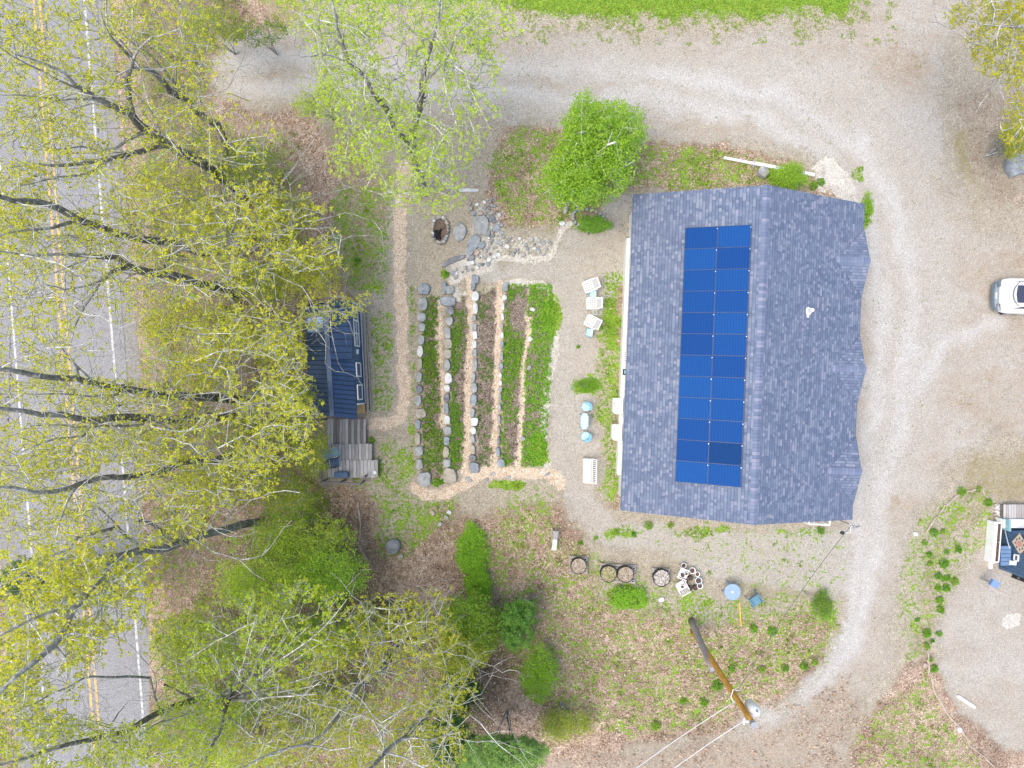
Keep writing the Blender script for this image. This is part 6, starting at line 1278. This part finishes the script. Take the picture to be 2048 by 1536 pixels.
# understory saplings in the roadside woods (yellow green, thin stems)
def ellipse(cx, cy, rx, ry, n=16): return [(cx + rx * math.cos(2 * math.pi * i / n), cy + ry * math.sin(2 * math.pi * i / n)) for i in range(n)]
def shrub(name, label, cat, group, cx, cy, rx, ry, zlo, zhi, n, col, yel=None, L=.09, m=7, stems=5, twigs=.35, spread=.09, dark=DARK, pale=.8, wd=.55, flat=.6, bx=None, poly=None, rs_=.035, outl=1.0):
    b_ = bx or (1024 + (cx - 1024) * .93, 768 + (cy - 768) * .93); g0 = G(*b_); limbs = []
    z0 = g0.z + zlo; z1 = g0.z + zhi
    for k in range(stems):
        a_ = 2 * math.pi * k / stems + NR.uniform(0, 1); q = NR.uniform(.45, .8); limbs.append([(b_[0], b_[1], None, rs_ * 1.4), ((b_[0] + cx) / 2 + rx * .2 * math.cos(a_), (b_[1] + cy) / 2 + ry * .2 * math.sin(a_), (z0 + g0.z) / 2 + .3, rs_), (cx + rx * q * math.cos(a_), cy + ry * q * math.sin(a_), z0 + (z1 - z0) * .7, rs_ * .4)])
    n = int(n * 1.15)
    P = poly or [(x + NR.uniform(-.12, .12) * rx, y + NR.uniform(-.12, .12) * ry) for x, y in ellipse(cx, cy, rx, ry)]
    return tree(name, label, cat, group, b_, limbs, [(P, z0, z1, int(n * .62)), ([(cx + (x - cx) * .72, cy + (y - cy) * .72) for x, y in P], (z0 + z1) / 2, z1 + .25 * (z1 - z0), n - int(n * .62))], col, yel, L, m, pale, .006, .5, twigs, spread, flat, dark, wd)
sg_ = 'understory saplings of the roadside woods'
for i, (cx, cy, rx, ry, n, lab, c_, y_) in enumerate([
  (500, 330, 95, 60, 420, 'bright green yellow sapling at the right foot of the tall forked maple', (.22, .34, .03), YEL), (330, 370, 90, 60, 360, 'yellow sapling beside the road under the top left maple', YEL, YL2), (400, 450, 90, 60, 330, 'yellow sapling in the woods above the grey trunked maple', YEL, YL2),
  (560, 430, 80, 60, 420, 'sapling left of the cabin path, above the pale bare branch', YEL, (.38, .38, .03)), (610, 540, 90, 60, 560, 'dense yellow green sapling touching the top of the navy cabin', YEL, YL2), (520, 560, 70, 55, 380, 'yellow green sapling left of the one touching the cabin', OLV, YEL),
  (340, 640, 70, 60, 330, 'yellow sapling on the road bank beside the big road gap', YEL, YL2), (450, 660, 80, 60, 420, 'yellow sapling in the woods level with the cabin skylight', YEL, YL2), (560, 690, 60, 70, 420, 'yellow sapling against the left side of the navy cabin', YEL, YL2), (400, 740, 80, 50, 330, 'sapling over the leaf litter left of the cabin, mid height', YEL, YL2),
  (590, 800, 60, 50, 330, 'sapling hanging over the lower left cabin roof', YEL, (.4, .45, .04)), (500, 860, 90, 55, 380, 'olive sapling left of the deck', OLV, YEL), (620, 900, 50, 70, 340, 'olive green sapling beside the left deck railing', (.24, .3, .03), YEL), (400, 960, 80, 60, 300, 'sapling in the brown clearing left below the deck', YEL, YL2), (560, 980, 80, 50, 380, 'olive sapling below and left of the deck', OLV, (.3, .36, .03)),
  (170, 1180, 110, 60, 380, 'soft dark green sapling under the pale thick limb at lower left', (.12, .22, .03), (.2, .3, .03)), (640, 200, 60, 55, 200, 'thin lime sapling left of the forked maple over the drive', LIME, LIM2), (430, 60, 80, 50, 330, 'olive green sapling at the top edge beside the drive mouth', (.25, .32, .03), YEL), (270, 880, 80, 50, 220, 'yellow sapling at the road edge below the trunk crossing the road', YEL, YL2), (520, 60, 60, 40, 130, 'small dark green shrub at the top edge by the drive mouth', (.12, .22, .02), OLV)]):
    shrub('sapling', lab, 'sapling', sg_, cx, cy, rx, ry, 1.5, 5.5, int(n * 1.1), c_, y_, .09, 6, 4, .6, .06)
gs_ = 'green shrubs at the edge of the woods'
for cx, cy, rx, ry, n, lab, c_, y_, h0, h1 in [
  (600, 1080, 110, 60, 800, 'bright green shrub mass below the deck, upper part of the thicket', (.21, .36, .03), (.36, .46, .04), 1, 3.5), (650, 1150, 85, 70, 900, 'rounded leafy green shrub at the right edge of the thicket', (.20, .38, .03), (.32, .50, .04), 1, 4), (520, 1170, 110, 70, 850, 'bright lime green shrub in the middle of the thicket', (.28, .46, .035), (.42, .56, .05), 1.5, 4.5),
  (400, 1290, 100, 70, 700, 'lime green shrub behind the fine stemmed grey tree', (.26, .40, .03), LIME, 1.5, 4.5), (640, 1280, 90, 60, 750, 'mid green shrub below the rounded shrub of the thicket', (.15, .28, .025), GR2, 1, 3.5), (430, 1420, 110, 80, 700, 'dark leafy shrub at the bottom left of the thicket', (.14, .26, .025), (.28, .40, .03), .8, 3), (620, 1420, 110, 80, 700, 'dark green shrub in the shade of the lower thicket', (.10, .19, .02), (.20, .28, .03), .8, 3),
  (480, 1510, 110, 40, 380, 'lime shrub at the bottom edge', (.24, .36, .03), LIME, 1, 3.5), (730, 1250, 50, 50, 260, 'thin yellow green shrub left of the pale forked crown', OLV, LIME, 1, 3), (940, 1255, 62, 75, 1300, 'dense bright green shrub below the fern strip', (.12, .27, .02), (.24, .36, .03), .8, 3.4), (915, 1310, 60, 48, 500, 'yellow green shrub overlapping the lower left of the dense shrub', (.26, .34, .03), (.38, .42, .03), 2, 4.2),
  (1082, 1345, 38, 62, 620, 'narrow bright green shrub below the small pine', (.15, .34, .02), (.25, .42, .03), .4, 1.6), (1130, 1450, 60, 40, 380, 'yellow green low shrub above the bottom drive', (.20, .30, .03), OLV, .3, 1.2), (1580, 352, 42, 28, 560, 'bright green bush covering the white gutter pipe at the roof peak', (.16, .34, .02), (.26, .42, .03), .4, 1.3), (944, 1105, 36, 60, 900, 'bright green fern like strip shrub, upper half', BRT, (.24, .46, .03), .15, .7), (958, 1170, 28, 44, 600, 'bright green fern like strip shrub, lower half', BRT, (.24, .46, .03), .15, .7),
  (1255, 1197, 42, 24, 420, 'low bright green patch plant below the wide pallet', BRT, (.2, .42, .03), .1, .45), (1648, 1212, 22, 32, 160, 'dark green weed clump beside the drive right of the chairs', (.09, .2, .02), GRN, .1, .5), (1172, 770, 32, 17, 170, 'flat dark green weed patch in the gravel above the bistro set', (.11, .28, .015), (.16, .36, .02), .02, .1), (1188, 448, 38, 15, 380, 'leafy peony like plants filling the oval ringed bed', (.10, .28, .03), (.2, .4, .04), .1, .55),
  (1736, 420, 10, 40, 150, 'green weed strip at the upper right roof corner', (.15, .33, .02), (.22, .4, .03), .02, .2), (2035, 280, 35, 40, 260, 'dark olive shrub at the right edge above the rock heap', (.2, .26, .02), (.3, .32, .02), .5, 2.5)]:
    shrub('shrub', lab, 'shrub', gs_, cx, cy, rx, ry, h0, h1, int(n * .8), tuple(min(.7, x * 1.3 + q) for x, q in zip(c_, (.06, .03, .01))), tuple(min(.7, x * 1.3 + q) for x, q in zip(y_, (.06, .03, .02))), .095 if h1 > 1.7 else .075, 8, 5, .22 if h1 > 1 else .06, .10 if h1 > 1 else .06, rs_=.03 if h1 > 1 else .012)
# birch
tree('birch_tree', 'dense bright green birch with white stems between the drive and the house', 'tree', None, (1130, 425), [
  [(1130, 425, None, .13), (1150, 375, 3, .11), (1178, 330, 5.5, .09), (1200, 302, 6.6, .07), (1215, 290, 7.2, .06), (1232, 283, 7.6, .03)], [(1178, 330, 5.5, .06), (1190, 315, 6.3, .05), (1212, 304, 6.9, .03)], [(1178, 330, 5.5, .05), (1165, 290, 6.5, .04), (1165, 200, 7, .02)], [(1150, 375, 3, .06), (1110, 370, 4, .04), (1085, 390, 4.5, .02)], [(1178, 330, 5.5, .05), (1240, 340, 6, .03), (1270, 320, 6, .02)], [(1215, 290, 7.2, .04), (1222, 270, 7.5, .03), (1225, 262, 7.7, .015)], [(1150, 375, 3, .05), (1180, 400, 4, .03)]],
  [([(1070, 360), (1090, 330), (1120, 310), (1130, 270), (1120, 240), (1145, 210), (1150, 188), (1180, 180), (1200, 205), (1240, 200), (1290, 225), (1305, 260), (1290, 300), (1265, 340), (1262, 380), (1220, 405), (1170, 420), (1110, 410), (1075, 390)], 2.5, 7.2, 1500), ([(1090, 340), (1140, 250), (1230, 230), (1270, 280), (1230, 370), (1120, 395)], 3.0, 6.6, 1000)],
  (.22, .42, .03), (.42, .60, .06), .095, m=9, pale=1.5, rmin=.006, twigs=.2, spread=.09, flat=.7, dark=np.array([.55, .54, .5]))
# pines: soft needle tufts
def pine(label, cx, cy, rx, ry, z0, z1, n, col, yel, bx):
    shrub('pine_tree', label, 'pine', 'young white pines', cx, cy, rx, ry, z0, z1, n, col, yel, .15, 16, 6, .3, .03, wd=.22, flat=1.0, bx=bx)
pine('light green pine crown at the bottom edge in the middle', 1010, 1510, 90, 42, 3, 7.5, 1100, (.19, .34, .08), (.34, .50, .13), (1015, 1420)); pine('small mid green pine below the small white box', 1035, 1250, 40, 52, 1, 3.5, 520, (.12, .28, .045), (.24, .42, .07), (1037, 1232))
pine('dark green pine partly hidden left of the bottom pine', 905, 1480, 50, 70, 1.5, 5, 360, (.05, .13, .035), (.09, .19, .04), (915, 1410)); pine('soft dark green pine under branches at the left edge', 60, 1165, 85, 55, 3, 8, 420, (.07, .15, .035), (.13, .23, .04), (150, 1110)); pine('dark blue green pine below the dense green shrub', 925, 1380, 35, 40, 1, 3, 220, (.05, .13, .045), (.08, .17, .05), (925, 1360))

# ------------------------------------------------------------------ low plants
fx_, fy_ = [], []
def weed_pts(n, key, thr, box=(560, 0, 2048, 1536), seed=1, scale=26):
    r_ = np.random.RandomState(seed); X = r_.uniform(box[0], box[2], n); Y = r_.uniform(box[1], box[3], n); w_ = weights(X, Y); v = w_[key] * (1 - .8 * w_['chips']); nn = fbm(X, Y, scale, 8); return X, Y, w_, (v + (nn - .5) * 1.6) > thr
def to_world(X, Y):
    z = np.zeros(len(X))
    for _ in range(8): z = hz((X - 1024) * (H - z) / FPX)
    k = (H - z) / FPX; return np.stack([(X - 1024) * k, (768 - Y) * k, z + .03], 1)
def stuff(name, label, C, m, L, col, yel, flat=.35, spread=.02, wd=.6):
    V, F, Cc = leaf_geo(C, m, L, col, yel=yel, flat=flat, spread=spread, wd=wd); o = np_mesh(name, V, F, Cc, M_LEAF); tag(o, label, 'plants', None, 'stuff'); return o
X, Y, w_, k = weed_pts(60000, 'grass', .72, seed=1); k &= ~((X > 1262) & (X < 1715) & (Y > 395) & (Y < 1035)); k &= (Y > 65) | (w_['gravel'] > .5)
C = to_world(X[k], Y[k]); stuff('weeds', 'scattered green weeds and grass tufts over the yard', C[:9500], 6, .08, (.15, .27, .025), (.32, .42, .045))
X, Y, w_, k = weed_pts(14000, 'grass', .15, (1000, 0, 1800, 90), 2, 18); C = to_world(X[k], Y[k]); stuff('lawn_tufts', 'longer grass tufts along the lawn edge', C[:2200], 5, .07, (.24, .38, .03), (.42, .5, .09))
X, Y, w_, k = weed_pts(30000, 'leaf', .55, (380, 200, 1760, 1536), 3, 30); k &= ~((X > 1262) & (X < 1715) & (Y > 395) & (Y < 1035)); C = to_world(X[k], Y[k]); stuff('leaf_litter', 'dry brown and tan fallen leaves over the ground', C[:14000], 2, .13, (.40, .27, .18), (.74, .60, .47), .25, .06, .8)
X, Y, w_, k = weed_pts(26000, 'humus_shade', .75, (240, -10, 1000, 1560), 12, 60); C = to_world(X[k], Y[k]); C[:, 2] += NR.uniform(0, .5, len(C)); stuff('undergrowth', 'low olive green undergrowth on the forest floor', C[:9000], 6, .10, (.17, .24, .02), (.34, .38, .04), .5, .04)
# sparse tiny sprigs on the gravel
X, Y, w_, k = weed_pts(16000, 'gravel', 1.0, (1000, 50, 2048, 1536), 6, 40); k &= ~((X > 1255) & (X < 1730) & (Y > 380) & (Y < 1045)); C = to_world(X[k], Y[k]); stuff('gravel_weeds', 'tiny sprigs growing in the gravel', C[:420], 4, .06, (.14, .24, .03), (.26, .32, .05))
bc = [(0, .44, (.10, .25, .02), (.26, .38, .03)), (1, .40, (.11, .28, .02), (.24, .40, .03)), (2, .26, (.12, .24, .04), (.24, .34, .08)), (3, .36, (.12, .32, .015), (.28, .46, .03)), (4, .58, (.15, .38, .02), (.32, .54, .05))]
for bi, dens, c1_, c2_ in bc:
    P = np.array(BEDS[bi], float); r_ = np.random.RandomState(40 + bi); lo, hi = P.min(0) - 4, P.max(0) + 4; X = r_.uniform(lo[0], hi[0], 7000); Y = r_.uniform(lo[1], hi[1], 7000)
    q = fbm(X, Y, 34, 20 + bi); cw = np.zeros(len(X))
    for PP, wd_ in CHIPS: cw = np.maximum(cw, strip(X, Y, PP, wd_, 3, 1))
    side = {0: 0, 1: (922 - X) / 60, 2: 0, 3: (1024 - X) / 90, 4: 0}[bi]
    hot = 0
    if bi == 3: hot = blob(X, Y, 1025, 700, 40, 60, .5) + blob(X, Y, 1030, 590, 22, 24, .4) - blob(X, Y, 1035, 630, 16, 40, .6)
    if bi == 4: hot = blob(X, Y, 1070, 900, 26, 36, .7) + blob(X, Y, 1080, 610, 30, 60, .6) - blob(X, Y, 1060, 850, 16, 40, .15) + .1
    if bi == 0: hot = blob(X, Y, 860, 690, 24, 110, .2)
    k = (poly_sd(X, Y, P) > -3) & (q + side + hot > 1 - dens + (r_.rand(len(X)) - .5) * .5) & (r_.rand(len(X)) > .62 + cw * .4)
    C = to_world(X[k], Y[k]); C[:, 2] += r_.uniform(0, .14, len(C)); stuff('bed_plants', ['low green plants of the leftmost garden bed', 'leafy plants of the second garden bed', 'sparse seedlings of the third garden bed', 'leafy clumps of the fourth garden bed', 'lush bright green plants of the rightmost garden bed'][bi], C[:2600], 6, .085, c1_, c2_)
    k2 = (poly_sd(X, Y, P) > 2) & (r_.rand(len(X)) < .05); C = to_world(X[k2], Y[k2]); stuff('dark_stalks', 'small dark purple stubble in garden bed %s' % ['one, leftmost', 'two', 'three', 'four', 'five, rightmost'][bi], C, 5, .07, (.05, .025, .025), (.10, .05, .05))
# individual perennials along the planted strip and gravel yard
pg = 'round perennial clumps along the planted strip'
PER = [(1873, 1151, 9), (1886, 1157, 7), (1893, 1155, 6), (1907, 1162, 7), (1891, 1174, 8), (1874, 1175, 7), (1886, 1126, 9), (1858, 1126, 7), (1891, 1104, 6), (1921, 983, 8), (1974, 1004, 9), (1955, 978, 7), (1856, 1108, 5), (1847, 1085, 6), (1866, 1065, 8), (1884, 1063, 6), (1913, 1098, 8), (1877, 1198, 8), (1879, 1220, 7), (1878, 1217, 7), (1833, 1238, 5), (1851, 1265, 11), (1876, 1266, 5), (1851, 1292, 9), (1863, 1281, 5), (1860, 1318, 4), (1866, 1336, 8),
       (1230, 1064, 6), (1268, 1068, 5), (1190, 1076, 4), (1160, 1084, 5), (1296, 1050, 9), (1640, 1060, 8), (1505, 1256, 10), (1543, 1262, 9), (1522, 1337, 8), (1433, 1369, 10), (1462, 1337, 8), (1607, 1330, 9), (1628, 1323, 6), (1570, 1336, 7), (1406, 1403, 8), (1366, 1401, 7), (1310, 1450, 12), (1636, 400, 6), (1640, 365, 7), (1625, 372, 9), (893, 549, 7), (1121, 441, 6), (1156, 694, 4), (872, 964, 8), (884, 963, 6), (1340, 930 + 120, 7), (715, 520, 7), (745, 880, 8)]
PER = [q for q in PER if not (1262 < q[0] < 1715 and 395 < q[1] < 1030)]
where = lambda x, y: ('in the planted strip, lower right' if x > 1780 and y > 900 else 'around the utility pole' if y > 1230 and x > 1200 else 'in the weeds below the house' if y > 1030 and x > 1100 else 'near the white gravel above the roof' if x > 1500 else 'beside the garden beds')
seen = {}
for i, (x, y, r_) in enumerate(PER):
    r_ *= NR.uniform(.75, 1.15); n = int(8 + r_ * r_ * .42); g0 = G(x, y); t = NR.uniform(0, 2 * math.pi, n); q = np.sqrt(NR.rand(n)) * r_ * g0.z * 0 + np.sqrt(NR.rand(n)) * r_ * .9 * H / FPX
    C = np.stack([q * np.cos(t), q * np.sin(t), .05 + (.03 * r_) * (1 - (q / (r_ * H / FPX)) ** 2) * NR.uniform(.5, 1, n)], 1); V, F, Cc = leaf_geo(C, 7, .085, [(.11, .28, .02), (.20, .38, .03), (.14, .32, .02), (.26, .38, .05)][i % 4], yel=(.24, .44, .04), flat=.7, spread=.01)
    o = np_mesh('perennial', V, F, Cc, M_LEAF); o.location = g0
    wtxt = where(x, y); k = (wtxt, 'large' if r_ >= 9 else 'small' if r_ < 6 else 'mid sized'); seen[k] = seen.get(k, 0) + 1
    tag(o, '%s %s green clump %s' % (ORD[seen[k] - 1] if seen[k] <= 24 else 'last', k[1], wtxt), 'plant', pg)
